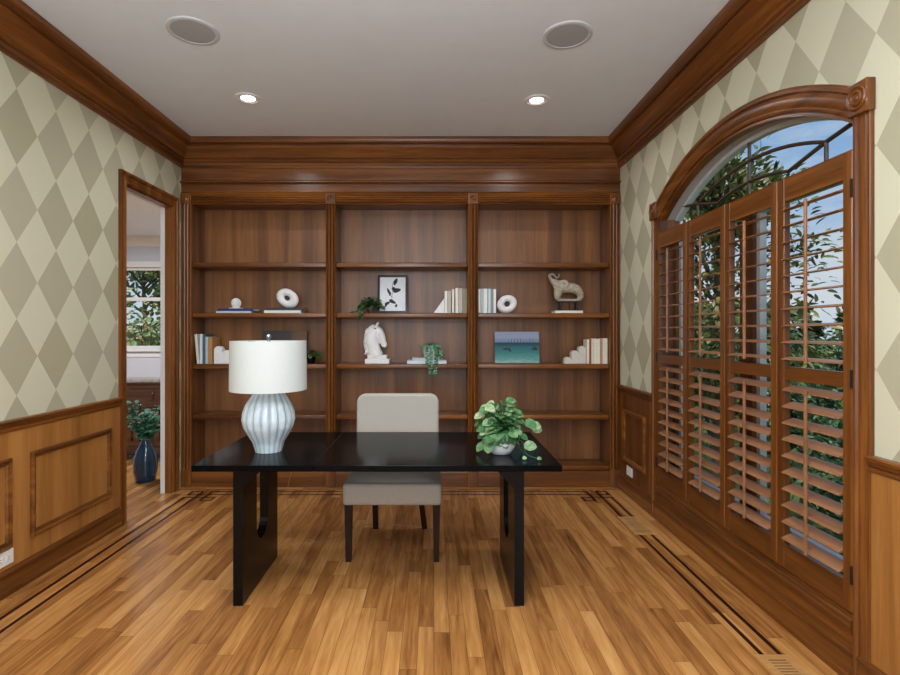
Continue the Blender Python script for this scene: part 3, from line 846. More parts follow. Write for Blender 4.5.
# ------------------------------------------------------------------ shelf things
SH = {2: 1.516, 3: 1.07}
_cm = {}
def cmat(rgb, rough=.6):
    k = (rgb, rough)
    if k not in _cm: _cm[k] = plain('cover_%d_%d_%d' % rgb, srgb(*rgb), rough, var=.06, vscale=60)
    return _cm[k]
def upright_book(xa, xb, vt, shelf, rgb, lab, group, y0=4.57, dep=.17, lean=0, page=None, cover=None):
    """standing book, spine to the room; xa, xb photo columns; vt photo row of its top"""
    z0 = SH[shelf]+.0006
    x0, x1 = px(xa, y0), px(xb, y0); h = pz(vt, y0)-z0
    t = thing('book', lab, 'book', ((x0+x1)/2, y0+dep/2, z0), group)
    mat = None
    if lean:
        pv = Matrix.Translation((x1, 0, z0)); mat = pv @ Matrix.Rotation(lean, 4, 'Y') @ pv.inverted()
    c = min(.003, (x1-x0)*.15)
    m = MB()
    m.box(x0, x1, y0, y0+.004, z0, z0+h, .0012, 1, mat=mat)
    m.box(x0, x0+c, y0+.004, y0+dep, z0, z0+h, mat=mat); m.box(x1-c, x1, y0+.004, y0+dep, z0, z0+h, mat=mat)
    m.build('cover', cmat(rgb), t)
    MB().box(x0+c, x1-c, y0+.004, y0+dep-.005, z0+.003, z0+h-.004, mat=mat).build('pages', M['pages'], t)
    return t
def flat_book(xa, xb, z0, z1, y0, dep, rgb, lab, group, side=None, rot=0):
    x0, x1 = px(xa, y0), px(xb, y0)
    t = thing('book', lab, 'book', ((x0+x1)/2, y0+dep/2, z0), group)
    pv = Matrix.Translation(((x0+x1)/2, y0+dep/2, 0)); mat = pv @ Matrix.Rotation(R(rot), 4, 'Z') @ pv.inverted()
    c = .0035
    m = MB(); m.box(x0, x1, y0, y0+.004, z0, z1, mat=mat); m.box(x0, x1, y0+.004, y0+dep, z0, z0+c, mat=mat); m.box(x0, x1, y0+.004, y0+dep, z1-c, z1, mat=mat)
    m.build('cover', cmat(rgb), t)
    MB().box(x0+.004, x1-.004, y0+.004, y0+dep-.005, z0+c, z1-c, mat=mat).build('pages', M['pages'], t)
    return t
s7 = lambda u: 185+u/12.27
t7 = lambda v: 320+v/12.27
G = 'upright books on the left bay, third shelf'
upright_book(s7(146), s7(176), t7(172), 3, (214, 212, 206), 'white book leaning left at the left end of its row, left bay', G, lean=R(-5), dep=.16)
upright_book(s7(180), s7(212), t7(172), 3, (216, 226, 232), 'upright pale book second from left, left bay beside tilted white book', G)
upright_book(s7(215), s7(246), t7(172), 3, (68, 96, 106), 'dark teal upright book in the middle of the left bay row', G)
upright_book(s7(250), s7(280), t7(205), 3, (182, 196, 198), 'pale grey upright book against the tan book, left bay', G)
upright_book(s7(284), s7(332), t7(210), 3, (178, 132, 80), 'tan upright book at the right end of the left bay row', G)
# stepped bookend left bay
def prism_thing(name, lab, cat, poly, y0, y1, mat, group=None):
    xs_ = [p[0] for p in poly]; zs_ = [p[1] for p in poly]
    o = MB().prism(poly, 'y', y0, y1).build(name, mat, None, origin=((min(xs_)+max(xs_))/2, (y0+y1)/2, min(zs_)))
    md = o.modifiers.new('soft_edges', 'BEVEL'); md.width = .003; md.segments = 2; md.limit_method = 'ANGLE'; md.angle_limit = R(50)
    return tag(o, lab, cat, group)
def scallop(pts, z0, mir=False):
    return pts
def lobes(x_in, x_out, z0, heights):
    """stepped silhouette with rounded steps; tallest at x_in"""
    k = len(heights); st = (x_out-x_in)/k; poly = [(x_in, z0)]
    hh = heights
    for i, h in enumerate(hh):
        a = x_in+st*i; b_ = a+st; r = abs(st)/2
        for s_ in range(9):
            t = math.pi*(1-s_/8)
            u = (a+b_)/2 + (b_-a)/2*math.cos(t)
            z = z0+h-r + r*math.sin(t)
            if i+1 < k or True:
                poly.append((u, z))
        if i == k-1: poly.append((x_out, z0))
    return poly
yb = 4.58
prism_thing('bookend', 'white stepped bookend beside the tan book on the left bay', 'bookend', lobes(px(s7(354), yb), px(s7(354)+24.6, yb), SH[3]+.0006, [pz(t7(322), yb)-SH[3], pz(t7(372), yb)-SH[3], .075]), yb, yb+.07, M['white_plaster'])
s6 = lambda u: 480+u/6.43
t6 = lambda v: 310+v/6.43
prism_thing('bookend', 'off-white scalloped bookend beside cream books on the right bay', 'bookend', lobes(px(s6(681), yb), px(s6(543), yb), SH[3]+.0006, [pz(t6(232), yb)-SH[3], pz(t6(262), yb)-SH[3], pz(t6(303), yb)-SH[3]]), yb, yb+.07, M['terracotta'])
s5 = lambda u: 430+u/9
t5 = lambda v: 260+v/9
prism_thing('bookend', 'white triangular wedge bookend against books in the middle bay', 'bookend', [(px(s5(32), yb), SH[2]+.0006), (px(s5(129), yb), SH[2]+.0006), (px(s5(129), yb), pz(t5(342), yb))], yb, yb+.09, M['white_plaster'])
G = 'upright pale books in the middle bay'
for u0, u1, v, c, lab in ((131, 156, 278, (226, 226, 222), 'white upright book beside the triangular wedge bookend'),
                          (158, 190, 278, (190, 180, 170), 'grey-beige upright book second from the wedge bookend'),
                          (197, 219, 262, (228, 220, 204), 'narrow cream upright book third from the wedge bookend'),
                          (229, 252, 252, (232, 228, 218), 'tall off-white upright book fourth from the wedge bookend'),
                          (254, 293, 254, (184, 176, 168), 'wide greyish upright book second from the pilaster in the middle bay'),
                          (296, 335, 256, (146, 134, 110), 'olive beige upright book against the pilaster in the middle bay')):
    upright_book(s5(u0), s5(u1), t5(v), 2, c, lab, G)
G = 'upright pale books at the left of the right bay'
for u0, u1, v, c, lab in ((436, 453, 260, (226, 224, 218), 'narrow white upright book against the pilaster in the right bay'),
                          (455, 479, 258, (176, 190, 186), 'grey-green upright book second from the pilaster in the right bay'),
                          (481, 518, 258, (230, 230, 228), 'wide white upright book third from the pilaster in the right bay'),
                          (524, 546, 258, (206, 220, 226), 'pale blue upright book fourth from the pilaster in the right bay'),
                          (548, 568, 262, (126, 148, 154), 'teal grey upright book second from the white ring, right bay'),
                          (571, 594, 262, (234, 232, 226), 'white upright book beside the white ring sculpture in the right bay')):
    upright_book(s5(u0), s5(u1), t5(v), 2, c, lab, G)
G = 'upright cream and tan books at the right end of the right bay'
for u0, u1, v, c, lab in ((687, 702, 190, (226, 218, 202), 'narrow cream book beside the scalloped bookend'),
                          (703, 716, 186, (150, 84, 50), 'thin rust brown upright book near the scalloped bookend'),
                          (717, 734, 188, (216, 206, 186), 'cream upright book right of the rust brown book'),
                          (735, 753, 184, (228, 222, 206), 'off-white upright book in the middle of the cream row'),
                          (755, 771, 186, (232, 226, 212), 'off-white upright book left of the tan book, right bay'),
                          (772, 788, 187, (178, 138, 98), 'tan upright book second from the right end of the right bay'),
                          (789, 820, 182, (222, 216, 200), 'wide cream upright book at the right end of the right bay')):
    upright_book(s6(u0), s6(u1), t6(v), 3, c, lab, G, dep=.11)

# stack left with knot
zs = SH[2]+.0006
G = 'books lying flat on the left bay'
flat_book(216, 251, zs, zs+.018, 4.59, .17, (198, 204, 214), 'pale grey book under the blue book on the left bay', G)
flat_book(218, 254, zs+.0185, zs+.042, 4.60, .16, (34, 52, 104), 'blue book lying under the white ball ornament', G, rot=-4)
t = thing('ball_ornament', 'white grooved ball ornament on the blue book', 'ornament', (px(236, 4.66), 4.66, zs+.0426))
bx, bz = px(236, 4.66), zs+.0426
m = MB(); m.ball((bx, 4.66, bz+.048), .043, n=28)
m.build('ball', M['white_plaster'], t, smooth=60)
m = MB()
for k in range(3):
    rot = Matrix.Rotation(R(90), 4, 'X') @ Matrix.Rotation(R(k*60), 4, 'Y')
    pts = [Vector((.043*math.cos(q*2*math.pi/32), .043*math.sin(q*2*math.pi/32), 0)) for q in range(33)]
    pts = [rot @ p + Vector((bx, 4.66, bz+.048)) for p in pts]
    m.tube(pts, .004, 6)
m.build('ridges', M['white_plaster'], t, smooth=60)
m = MB(); m.cap_lathe([(.062, bz), (.06, bz+.006), (.035, bz+.009), (.03, bz+.012)], (bx, 4.66, 0), 24); m.build('foot', M['white_plaster'], t, smooth=50)
# stack right with ring
flat_book(264, 301, zs, zs+.024, 4.58, .17, (226, 224, 216), 'white book under the dark book on the left bay', G)
flat_book(266, 303, zs+.0245, zs+.048, 4.59, .17, (46, 54, 60), 'dark grey book lying under the tilted white ring', G, rot=2)
def ring(name, lab, cx_, cz_, y, Ro, Ri, th, tilt, yaw, elong=1.0):
    z_ = cz_
    t = thing(name, lab, 'sculpture', (cx_, y, z_ - Ro))
    rot = Matrix.Translation((cx_, y, cz_)) @ Matrix.Rotation(R(yaw), 4, 'Z') @ Matrix.Rotation(R(tilt), 4, 'Y') @ Matrix.Rotation(R(90), 4, 'X') @ Matrix.Diagonal((elong, 1, 1, 1))
    rc, rr = (Ro+Ri)/2, (Ro-Ri)/2
    pr = [(rc+rr*math.cos(a), th*math.sin(a)) for a in [2*math.pi*i/16 for i in range(17)]]
    MB().lathe(pr, n=44, mat=rot).build('ring', M['white_plaster'], t, smooth=60)
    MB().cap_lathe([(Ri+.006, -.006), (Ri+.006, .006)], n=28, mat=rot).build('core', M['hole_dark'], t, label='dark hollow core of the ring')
ring('ring_sculpture', 'tilted white ring sculpture on the dark book, left bay', px(287.5, 4.66), zs+.048+.0875, 4.66, .082, .019, .03, 27, -8, 1.32)
ring('ring_sculpture', 'white ring sculpture on the shelf beside books, right bay', px(507, 4.64), SH[2]+.083, 4.64, .079, .022, .032, -25, 8, 1.18)

# dark landscape canvas leaning behind the lamp
def canvas(name, lab, xa, xb, va, y, z0, mat, d=.02, lean=6):
    x0, x1 = px(xa, y), px(xb, y); h = pz(va, y)-z0
    t = thing(name, lab, 'picture', ((x0+x1)/2, y, z0))
    pv = Matrix.Translation((0, y, z0)); mt_ = pv @ Matrix.Rotation(R(-lean), 4, 'X') @ pv.inverted()
    return t, x0, x1, h, mt_
def art(name, build):
    m, nt, b = new_mat(name); b.inputs['Roughness'].default_value = .7
    tc = N(nt, 'ShaderNodeTexCoord'); sp = N(nt, 'ShaderNodeSeparateXYZ'); nt.links.new(tc.outputs['Generated'], sp.inputs[0])
    build(nt, tc, sp, b); return m
def darkart(nt, tc, sp, b):
    n = N(nt, 'ShaderNodeTexNoise'); n.inputs['Scale'].default_value = 3; n.inputs['Detail'].default_value = 5
    nt.links.new(tc.outputs['Generated'], n.inputs['Vector'])
    a = N(nt, 'ShaderNodeMath', operation='MULTIPLY_ADD'); nt.links.new(n.outputs['Fac'], a.inputs[0]); a.inputs[1].default_value = .5; nt.links.new(sp.outputs['X'], a.inputs[2])
    rp = ramp(nt, [(.3, srgb(58, 60, 66)), (.85, srgb(70, 66, 64)), (1.0, srgb(112, 88, 66))]); nt.links.new(a.outputs[0], rp.inputs['Fac'])
    nt.links.new(rp.outputs['Color'], b.inputs['Base Color'])
t, x0, x1, h, mt_ = canvas('painting', 'dark slate and tan canvas leaning behind the lamp shade', 261, 306, 330.5, 4.70, SH[3]+.001, None)
MB().box(x0, x1, 4.70, 4.72, SH[3]+.0036, SH[3]+h, mat=mt_).build('canvas', art('slate_art', darkart), t)
MB().box(x0+.01, x1-.01, 4.7205, 4.73, SH[3]+.015, SH[3]+h-.01, mat=mt_).build('stretcher', M['register'], t)

def seaart(nt, tc, sp, b):
    n = N(nt, 'ShaderNodeTexNoise'); n.inputs['Scale'].default_value = 5; n.inputs['Detail'].default_value = 6
    mp = N(nt, 'ShaderNodeMapping'); mp.inputs['Scale'].default_value = (1, 1, 5); nt.links.new(tc.outputs['Generated'], mp.inputs['Vector']); nt.links.new(mp.outputs['Vector'], n.inputs['Vector'])
    d_ = N(nt, 'ShaderNodeMath', operation='SUBTRACT'); d_.inputs[0].default_value = .66; nt.links.new(sp.outputs['Z'], d_.inputs[1])
    e_ = N(nt, 'ShaderNodeMath', operation='ABSOLUTE'); nt.links.new(d_.outputs[0], e_.inputs[0])
    g_ = N(nt, 'ShaderNodeMath', operation='MULTIPLY'); nt.links.new(e_.outputs[0], g_.inputs[0]); g_.inputs[1].default_value = 1.6
    h_ = N(nt, 'ShaderNodeMath', operation='SUBTRACT'); nt.links.new(n.outputs['Fac'], h_.inputs[0]); h_.inputs[1].default_value = .5
    k_ = N(nt, 'ShaderNodeMath', operation='MULTIPLY_ADD'); nt.links.new(h_.outputs[0], k_.inputs[0]); nt.links.new(g_.outputs[0], k_.inputs[1]); k_.inputs[2].default_value = .5
    a = N(nt, 'ShaderNodeMath', operation='MULTIPLY_ADD'); nt.links.new(k_.outputs[0], a.inputs[0]); a.inputs[1].default_value = .42; nt.links.new(sp.outputs['Z'], a.inputs[2])
    rp = ramp(nt, [(0.2, srgb(150, 178, 168)), (.36, srgb(86, 148, 146)), (.55, srgb(56, 122, 124)), (.72, srgb(40, 100, 108)), (.82, srgb(24, 62, 78)), (.855, srgb(22, 48, 62)), (.885, srgb(118, 142, 174)), (1.0, srgb(140, 156, 190)), (1.15, srgb(158, 166, 194))])
    nt.links.new(a.outputs[0], rp.inputs['Fac']); nt.links.new(rp.outputs['Color'], b.inputs['Base Color'])
    nt.links.new(a.outputs[0], rp.inputs['Fac']); nt.links.new(rp.outputs['Color'], b.inputs['Base Color'])
t, x0, x1, h, mt_ = canvas('painting', 'teal seascape canvas with blue sky leaning on the right bay', 495, 539.5, 331.5, 4.64, SH[3]+.001, None)
z0 = SH[3]+.004
MB().box(x0, x1, 4.64, 4.665, z0, SH[3]+h, mat=mt_).build('canvas', art('sea_art', seaart), t)
m = MB(); rnd = random.Random(3); wv = x1-x0
for i in range(9):
    xx = x0+wv*(.3+.07*i); hh = rnd.uniform(.02, .045)
    m.box(xx, xx+.004, 4.6392, 4.6402, z0+h*.6, z0+h*.63+hh, mat=mt_)
for xx, zz, ww in ((.18, .47, .07), (.3, .42, .03), (.82, .46, .06), (.86, .5, .03)):
    m.prism([(x0+wv*xx, z0+h*zz), (x0+wv*xx+ww, z0+h*zz), (x0+wv*xx+ww*.9, z0+h*zz-.018), (x0+wv*xx+.008, z0+h*zz-.018)], 'y', 4.6391, 4.6402, mat=mt_)
    m.box(x0+wv*xx+ww*.4, x0+wv*xx+ww*.47, 4.6391, 4.6402, z0+h*zz, z0+h*zz+.05, mat=mt_)
m.build('painted_boats', cmat((26, 48, 60)), t)
MB().box(x0+.012, x1-.012, 4.6652, 4.675, z0+.015, SH[3]+h-.01, mat=mt_).build('stretcher', M['register'], t)

# framed botanical print
t, x0, x1, h, mt_ = canvas('picture_frame', 'black framed botanical print leaning in the middle bay', 377.5, 407.5, 274.5, 4.66, SH[2]+.001, None, lean=5)
z0, z1 = SH[2]+.0036, SH[2]+h; fw = .019
m = MB()
for a, b_, c, d in ((x0, x0+fw, z0, z1), (x1-fw, x1, z0, z1), (x0+fw, x1-fw, z0, z0+fw), (x0+fw, x1-fw, z1-fw, z1)):
    m.box(a, b_, 4.655, 4.675, c, d, mat=mt_)
m.build('frame', M['blackmatte'], t)
MB().box(x0+fw, x1-fw, 4.664, 4.672, z0+fw, z1-fw, mat=mt_).build('paper', cmat((226, 230, 234)), t)
m = MB()
def pleaf(cx_, cz_, L, W, ang):
    pts = []
    for i in range(16):
        a = 2*math.pi*i/16
        u, v = L/2*math.cos(a), W/2*math.sin(a)*(1-.35*math.cos(a))
        pts.append((x0+(x1-x0)*cx_ + u*math.cos(ang)-v*math.sin(ang), z0+(z1-z0)*cz_ + u*math.sin(ang)+v*math.cos(ang)))
    m.prism(pts, 'y', 4.6632, 4.6641, mat=mt_)
for a in ((.6, .84, .06, .032, 1.1), (.57, .8, .05, .018, 1.4), (.64, .6, .075, .04, .2), (.55, .63, .05, .03, -.6), (.36, .58, .06, .022, 2.0), (.42, .5, .035, .014, 1.2), (.33, .26, .055, .026, .5), (.5, .3, .07, .03, -.5), (.62, .2, .03, .02, 1.2), (.28, .2, .03, .016, .9)):
    pleaf(*a)
for (a, b_, c, d) in ((.47, .3, .5, .8), (.5, .55, .62, .6), (.47, .42, .36, .56)):
    m.tube([mt_ @ Vector((x0+(x1-x0)*a, 4.6634, z0+(z1-z0)*b_)), mt_ @ Vector((x0+(x1-x0)*c, 4.6634, z0+(z1-z0)*d))], .0018, 5)
m.build('printed_leaves', cmat((28, 32, 40)), t)

# trailing plant beside the print
def trailing_plant(name, lab, cx_, cy_, z0, pot_r, pot_h, potmat, leafm, n, spread, height, strands, seed, L=.03):
    rnd = random.Random(seed)
    t = thing(name, lab, 'plant', (cx_, cy_, z0))
    MB().lathe([(.0001, z0), (pot_r*.75, z0), (pot_r, z0+pot_h*.6), (pot_r, z0+pot_h), (pot_r*.92, z0+pot_h), (pot_r*.9, z0+pot_h*.85), (.0001, z0+pot_h*.85)], (cx_, cy_, 0), 24).build('pot', potmat, t, smooth=40)
    lv, st = MB(), MB()
    for i in range(n):
        a = rnd.uniform(0, 6.283); q = rnd.uniform(.2, 1)**.6
        p = Vector((cx_+spread[0]*q*math.cos(a), cy_+spread[1]*q*math.sin(a), z0+pot_h*.9+height*(1-q*q)*rnd.uniform(.4, 1)))
        p.z = max(p.z, z0+.012)
        st.tube([(cx_, cy_, z0+pot_h*.8), ((cx_+p.x)/2, (cy_+p.y)/2, max(p.z, z0+pot_h)+.01), p], .0012, 4)
        lv.cur = rnd.random(); l_ = L*rnd.uniform(.7, 1.3)
        lv.leaf(p, (math.cos(a)+rnd.uniform(-.5, .5), math.sin(a)*.6-.3, rnd.uniform(-.5, .4)), (0, -.5, 1), l_, l_*.75, .2, .3, True)
    for path in strands:
        sp_ = smooth_path(path, 5); st.tube(sp_, .0014, 4)
        for k, p in enumerate(sp_):
            for sg in (-1, 1):
                lv.cur = rnd.random()
                lv.leaf(p, (sg*.8, -.4, rnd.uniform(-.6, .2)), (0, -.8, .5), L*.75, L*.55, .2, .2, True)
    lv.build('foliage', leafm, t, smooth=70, tint=True); st.build('stems', leafm, t)
y_ = 4.60
trailing_plant('trailing_plant', 'dark green trailing plant left of the framed botanical print', px(371, y_), y_, SH[2]+.0006, .035, .05, M['bronze'], M['leaf_dark'], 110, (.10, .055), .12,
    [[(px(366, y_), y_, SH[2]+.06), (px(358, 4.57), 4.57, SH[2]+.02), (px(352, 4.56), 4.56, SH[2]+.008)], [(px(364, y_), y_-.02, SH[2]+.05), (px(361, 4.53), 4.53, SH[2]+.015), (px(361, 4.515), 4.515, SH[2]-.04)]], 5, .032)
y_ = 4.62
trailing_plant('trailing_plant', 'grey green trailing plant in striped pot on two flat books', px(430, y_), y_, SH[3]+.0525, .066, .10, None or plain('striped_pot', srgb(206, 208, 206), .5, var=.12, vscale=70), M['leaf_teal'], 70, (.085, .07), .045,
    [[(px(432, y_), y_-.05, SH[3]+.16), (px(431, 4.53), 4.535, SH[3]+.10), (px(430.5, 4.515), 4.515, SH[3]+.0), (px(431, 4.51), 4.51, SH[3]-.08)],
     [(px(435, y_), y_-.05, SH[3]+.16), (px(436, 4.53), 4.535, SH[3]+.09), (px(436, 4.515), 4.515, SH[3]+.01), (px(435, 4.51), 4.51, SH[3]-.08)],
     [(px(427, y_), y_-.05, SH[3]+.16), (px(427, 4.53), 4.54, SH[3]+.08), (px(427, 4.52), 4.515, SH[3]+.0)],
     [(px(439, y_), y_-.03, SH[3]+.16), (px(441, 4.53), 4.55, SH[3]+.10), (px(440, 4.52), 4.535, SH[3]+.05)]], 8, .026)
y_ = 4.61
trailing_plant('potted_plant', 'small dark plant with long thin leaves right of the lamp shade', px(311, y_), y_, SH[3]+.0006, .04, .06, M['blackmatte'], M['leaf_dark'], 18, (.05, .04), .13, [], 21, .055)
G = 'books lying flat under the trailing plant'
flat_book(407, 446.5, SH[3]+.0006, SH[3]+.027, 4.56, .18, (218, 222, 226), 'pale book at the bottom of the stack under the trailing plant', G)
flat_book(412, 442, SH[3]+.0275, SH[3]+.052, 4.565, .17, (190, 200, 206), 'upper grey book of the stack under the trailing plant', G, rot=2)

# horse bust
y_ = 4.63
h4 = lambda u: px(340+u/5.723, y_)
v4 = lambda v: pz(260+v/5.723, y_)
k4 = y_/F/5.723
hb = thing('horse_bust', 'white plaster horse head bust on a plinth in the middle bay', 'sculpture', (h4(215), y_, SH[3]))
m = MB()
z0 = SH[3]+.0006
m.box(h4(148), h4(285), y_-.07, y_+.07, z0, z0+.042, .004, 1); m.box(h4(162), h4(270), y_-.06, y_+.06, z0+.042, v4(543), .004, 1)
m.build('plinth', M['white_plaster'], hb)
m = MB()
def ch_(pts, dy=0):
    m.tube(smooth_path([(h4(u), y_+dy, v4(v)) for u, v, r in pts], 4), [v for v in interp([r*k4 for u, v, r in pts], 4)], 12)
def interp(a, k):
    out = []
    for i in range(len(a)-1):
        for s_ in range(k): out.append(a[i]+(a[i+1]-a[i])*s_/k)
    return out+[a[-1]]
ch_([(206, 552, 44), (192, 510, 40), (182, 465, 40), (186, 425, 36), (202, 398, 26)])
ch_([(206, 396, 24), (222, 412, 27), (238, 440, 22), (250, 466, 15), (257, 484, 13), (256, 496, 12)])
ch_([(214, 432, 24), (228, 452, 17), (242, 478, 11), (250, 496, 9)])
ch_([(250, 492, 13), (262, 490, 9)])
for dy in (-.026, .026):
    ch_([(206, 388, 10), (214, 370, 8), (220, 354, 2)], dy)
ch_([(200, 378, 11), (176, 392, 15), (158, 428, 17), (152, 475, 18), (160, 520, 18), (176, 545, 20)])
for k in range(8):
    v = 388+k*18
    for dy in (-.034, .0, .034):
        ch_([(180-k*1.5, v, 8), (158, v+12, 7), (146-(k % 2)*5, v+26, 3)], dy)
for dy in (-.03, .03):
    ch_([(214, 376, 4), (222, 390, 6), (226, 408, 4)], dy*.5)
    m.ball((h4(226), y_+dy*1.25, v4(424)), .008)
    ch_([(200, 470, 12), (216, 505, 14), (222, 540, 12)], dy)
remeshed(m, 'horse_head', M['white_plaster'], hb, .0042, 2)

# elephant on stand
y_ = 4.64
e7 = lambda u: px(530+u/9.64, y_)
w7 = lambda v: pz(260+v/9.64, y_)
k7 = y_/F/9.64
el = thing('elephant_sculpture', 'weathered stone elephant with raised trunk on a black stand', 'sculpture', (e7(375), y_, SH[2]+.022))
m = MB()
def ek(pts, dy=0):
    m.tube(smooth_path([(e7(u), y_+dy, w7(v)) for u, v, r in pts], 4), interp([r*k7 for u, v, r in pts], 4), 12)
ek([(285, 270, 58), (340, 268, 52), (400, 272, 50), (450, 288, 48), (478, 320, 38), (486, 360, 30), (470, 384, 20)])      # back and haunch
ek([(285, 265, 55), (272, 310, 44), (266, 350, 34), (268, 382, 24)])                                                    # front leg
ek([(262, 388, 16), (320, 388, 15), (400, 390, 15), (480, 386, 18)])                                                    # ground bar
ek([(285, 250, 52), (250, 228, 42), (222, 206, 28), (200, 180, 18), (188, 155, 14), (198, 138, 12), (218, 136, 11), (236, 150, 10), (250, 168, 10), (268, 168, 9), (282, 150, 8), (276, 134, 7)])   # head and trunk
ek([(280, 215, 14), (320, 215, 22), (345, 235, 22), (335, 280, 14)], -.035)                                             # ear
ek([(280, 215, 14), (320, 215, 22), (345, 235, 22), (335, 280, 14)], .035)
ek([(238, 245, 8), (226, 268, 6), (214, 276, 4)], -.02)
remeshed(m, 'elephant_body', M['greystone'], el, .005, 3)
m = MB()
for u in (290, 446):
    m.box(e7(u-9), e7(u+9), y_-.03, y_+.03, SH[2]+.0225, w7(400))
    m.box(e7(u-22), e7(u+22), y_-.035, y_+.035, SH[2]+.0225, SH[2]+.03)
m.box(e7(375), e7(382), y_-.01, y_+.01, SH[2]+.0225, w7(402)); m.box(e7(262), e7(486), y_-.035, y_+.035, w7(408), w7(398))
m.build('stand', M['blackiron'], el)
flat_book(555, 583, SH[2]+.0006, SH[2]+.0218, 4.56, .16, (226, 222, 208), 'cream book under the elephant sculpture', 'books lying flat on the right bay')

# ------------------------------------------------------------------ hall beyond the doorway
HX0 = -7.5
MB().box(HX0-.1, XL-.075, 1.8, 9.2, H, H+.12).build('ceiling_hall', M['ceiling'], kind='structure')
MB().box(HX0-.1, HX0, 1.8, 9.2, 0, H).build('wall_hall_side', M['hallwall'], kind='structure')
MB().box(HX0, XL-.075, 1.8, 1.9, 0, H).build('wall_hall_near', M['hallwall'], kind='structure')
WX0, WX1, WZ0, WZ1 = -6.1, -4.68, 1.06, 2.47
m = MB()
m.box(HX0, WX0, 9.0, 9.15, 0, H); m.box(WX1, XL-.075, 9.0, 9.15, 0, H); m.box(WX0, WX1, 9.0, 9.15, 0, WZ0); m.box(WX0, WX1, 9.0, 9.15, WZ1, H)
m.build('wall_hall_far', M['hallwall'], kind='structure')
MB().prism([(9.0, 2.83), (8.985, 2.83), (8.98, 2.86), (8.95, 2.9), (8.9, 2.96), (8.89, 2.999), (9.0, 2.999)], 'x', HX0, XL-.075).build('trim_8', M['white_trim'], kind='structure')
w2 = struct('window_2')
m = MB()
m.box(WX0-.09, WX0, 8.98, 9.0, WZ0-.08, WZ1+.09); m.box(WX1, WX1+.09, 8.98, 9.0, WZ0-.08, WZ1+.09); m.box(WX0-.1, WX1+.1, 8.97, 9.0, WZ1, WZ1+.1); m.box(WX0-.12, WX1+.12, 8.95, 9.03, WZ0-.045, WZ0)
m.build('window_casing', M['white_trim'], w2)
m = MB()
for a, b_, c, d in ((WX0, WX0+.05, WZ0, WZ1), (WX1-.05, WX1, WZ0, WZ1), (WX0, WX1, WZ0, WZ0+.05), (WX0, WX1, WZ1-.05, WZ1), (WX0, WX1, 1.89, 1.95)):
    m.box(a, b_, 9.04, 9.08, c, d)
m.build('sash', M['white_trim'], w2)
MB().box(WX0+.05, WX1-.05, 9.058, 9.062, WZ0+.05, WZ1-.05).build('pane', M['glass'], w2)
# hall wainscot moulding on the far wall
panel = MB()
panel.box(HX0, XL-.075, 8.985, 9.0, .92, .97); panel.box(HX0, XL-.075, 8.98, 9.0, 0, .16)
panel.build('trim_9', M['white_trim'], kind='structure')
sb = thing('sideboard', 'dark brown sideboard in the hall beyond the doorway', 'sideboard', (-3.25, 5.89, 0))
bx0, bx1, by0, by1 = -4.0, -2.5, 5.58, 6.2
MB().box(bx0+.02, bx1-.02, by0+.02, by1, .09, .765).build('body', M['sideboard'], sb)
MB().prism([(by0-.02, .775), (by0-.025, .785), (by0-.025, .80), (by0-.015, .812), (by1+.01, .812), (by1+.01, .775)], 'x', bx0-.02, bx1+.02).build('top', M['sidetop'], sb)
MB().box(bx0+.005, bx1-.005, by0+.005, by1, .745, .776).build('cornice', M['sideboard'], sb)
for i in range(3):
    a = bx0+.05+i*.475; b_ = a+.45
    d = MB().box(a, b_, by0+.004, by0+.022, .61, .735, .004, 1).build('drawer', M['sideboard'], sb)
    k = MB(); xk = px(153.2, by0) - .475*(2-i)
    k.ball((xk, by0-.012, pz(393.5, by0)), .014); k.tube([(xk, by0+.006, pz(393.5, by0)), (xk, by0-.01, pz(393.5, by0))], .006, 8); k.build('knob', M['brass'], d, smooth=50)
    d = MB().box(a, b_, by0+.008, by0+.022, .13, .575, .004, 1)
    d = d.build('cupboard_door', M['sideboard'], sb)
    q = MB()
    for e_ in range(5):
        xx = a+.06+e_*.085
        q.lathe([(.008, .18), (.014, .2), (.009, .24), (.014, .35), (.009, .46), (.014, .52), (.008, .54)], (xx, by0+.004, 0), 10)
    q.build('turned_spindles', M['sidetop'], d, smooth=40)
m = MB().box(bx0, bx1, by0, by1, .05, .10, .006, 1); m.build('skirting', M['sideboard'], sb)
for x in (bx0+.02, bx1-.1):
    for y in (by0+.02, by1-.1):
        MB().box(x, x+.08, y, y+.08, 0, .055).build('foot', M['sideboard'], sb)
# vase
VX, VY = px(145.5, 4.72), 4.72
vz = thing('floor_vase', 'glossy blue floor vase holding green branches beyond the doorway', 'vase', (VX, VY, 0))
MB().lathe([(.0001, .001), (.075, .001), (.085, .01), (.098, .08), (.102, .16), (.095, .22), (.075, .28), (.05, .33), (.035, .36), (.034, .375), (.041, .39), (.034, .39), (.028, .37), (.0001, .36)], (VX, VY, 0), 36).build('body', M['bluevase'], vz, smooth=50)
br = thing('branches', 'green leafy branches standing in the blue floor vase', 'branches', (VX, VY, .36))
lv, st = MB(), MB(); rnd = random.Random(4)
for i in range(20):
    a = rnd.uniform(0, 6.283); s_ = rnd.uniform(.05, .2)
    tip = Vector((VX+s_*math.cos(a), VY+s_*math.sin(a)*.8, rnd.uniform(.45, .74)))
    path = smooth_path([(VX, VY, .365), (VX+(tip.x-VX)*.35, VY+(tip.y-VY)*.35, .45), tip], 6); st.tube(path, .003, 5)
    for p in path[3:]:
        for q in range(3):
            b_ = rnd.uniform(0, 6.283); lv.cur = rnd.random(); L = rnd.uniform(.035, .06)
            lv.leaf(p, (math.cos(b_), math.sin(b_), rnd.uniform(-.3, .6)), (0, -.4, 1), L, L*.7, .2, .3, True)
lv.build('foliage', M['leaf_teal'], br, smooth=70, tint=True); st.build('stems', M['leaf_teal'], br)

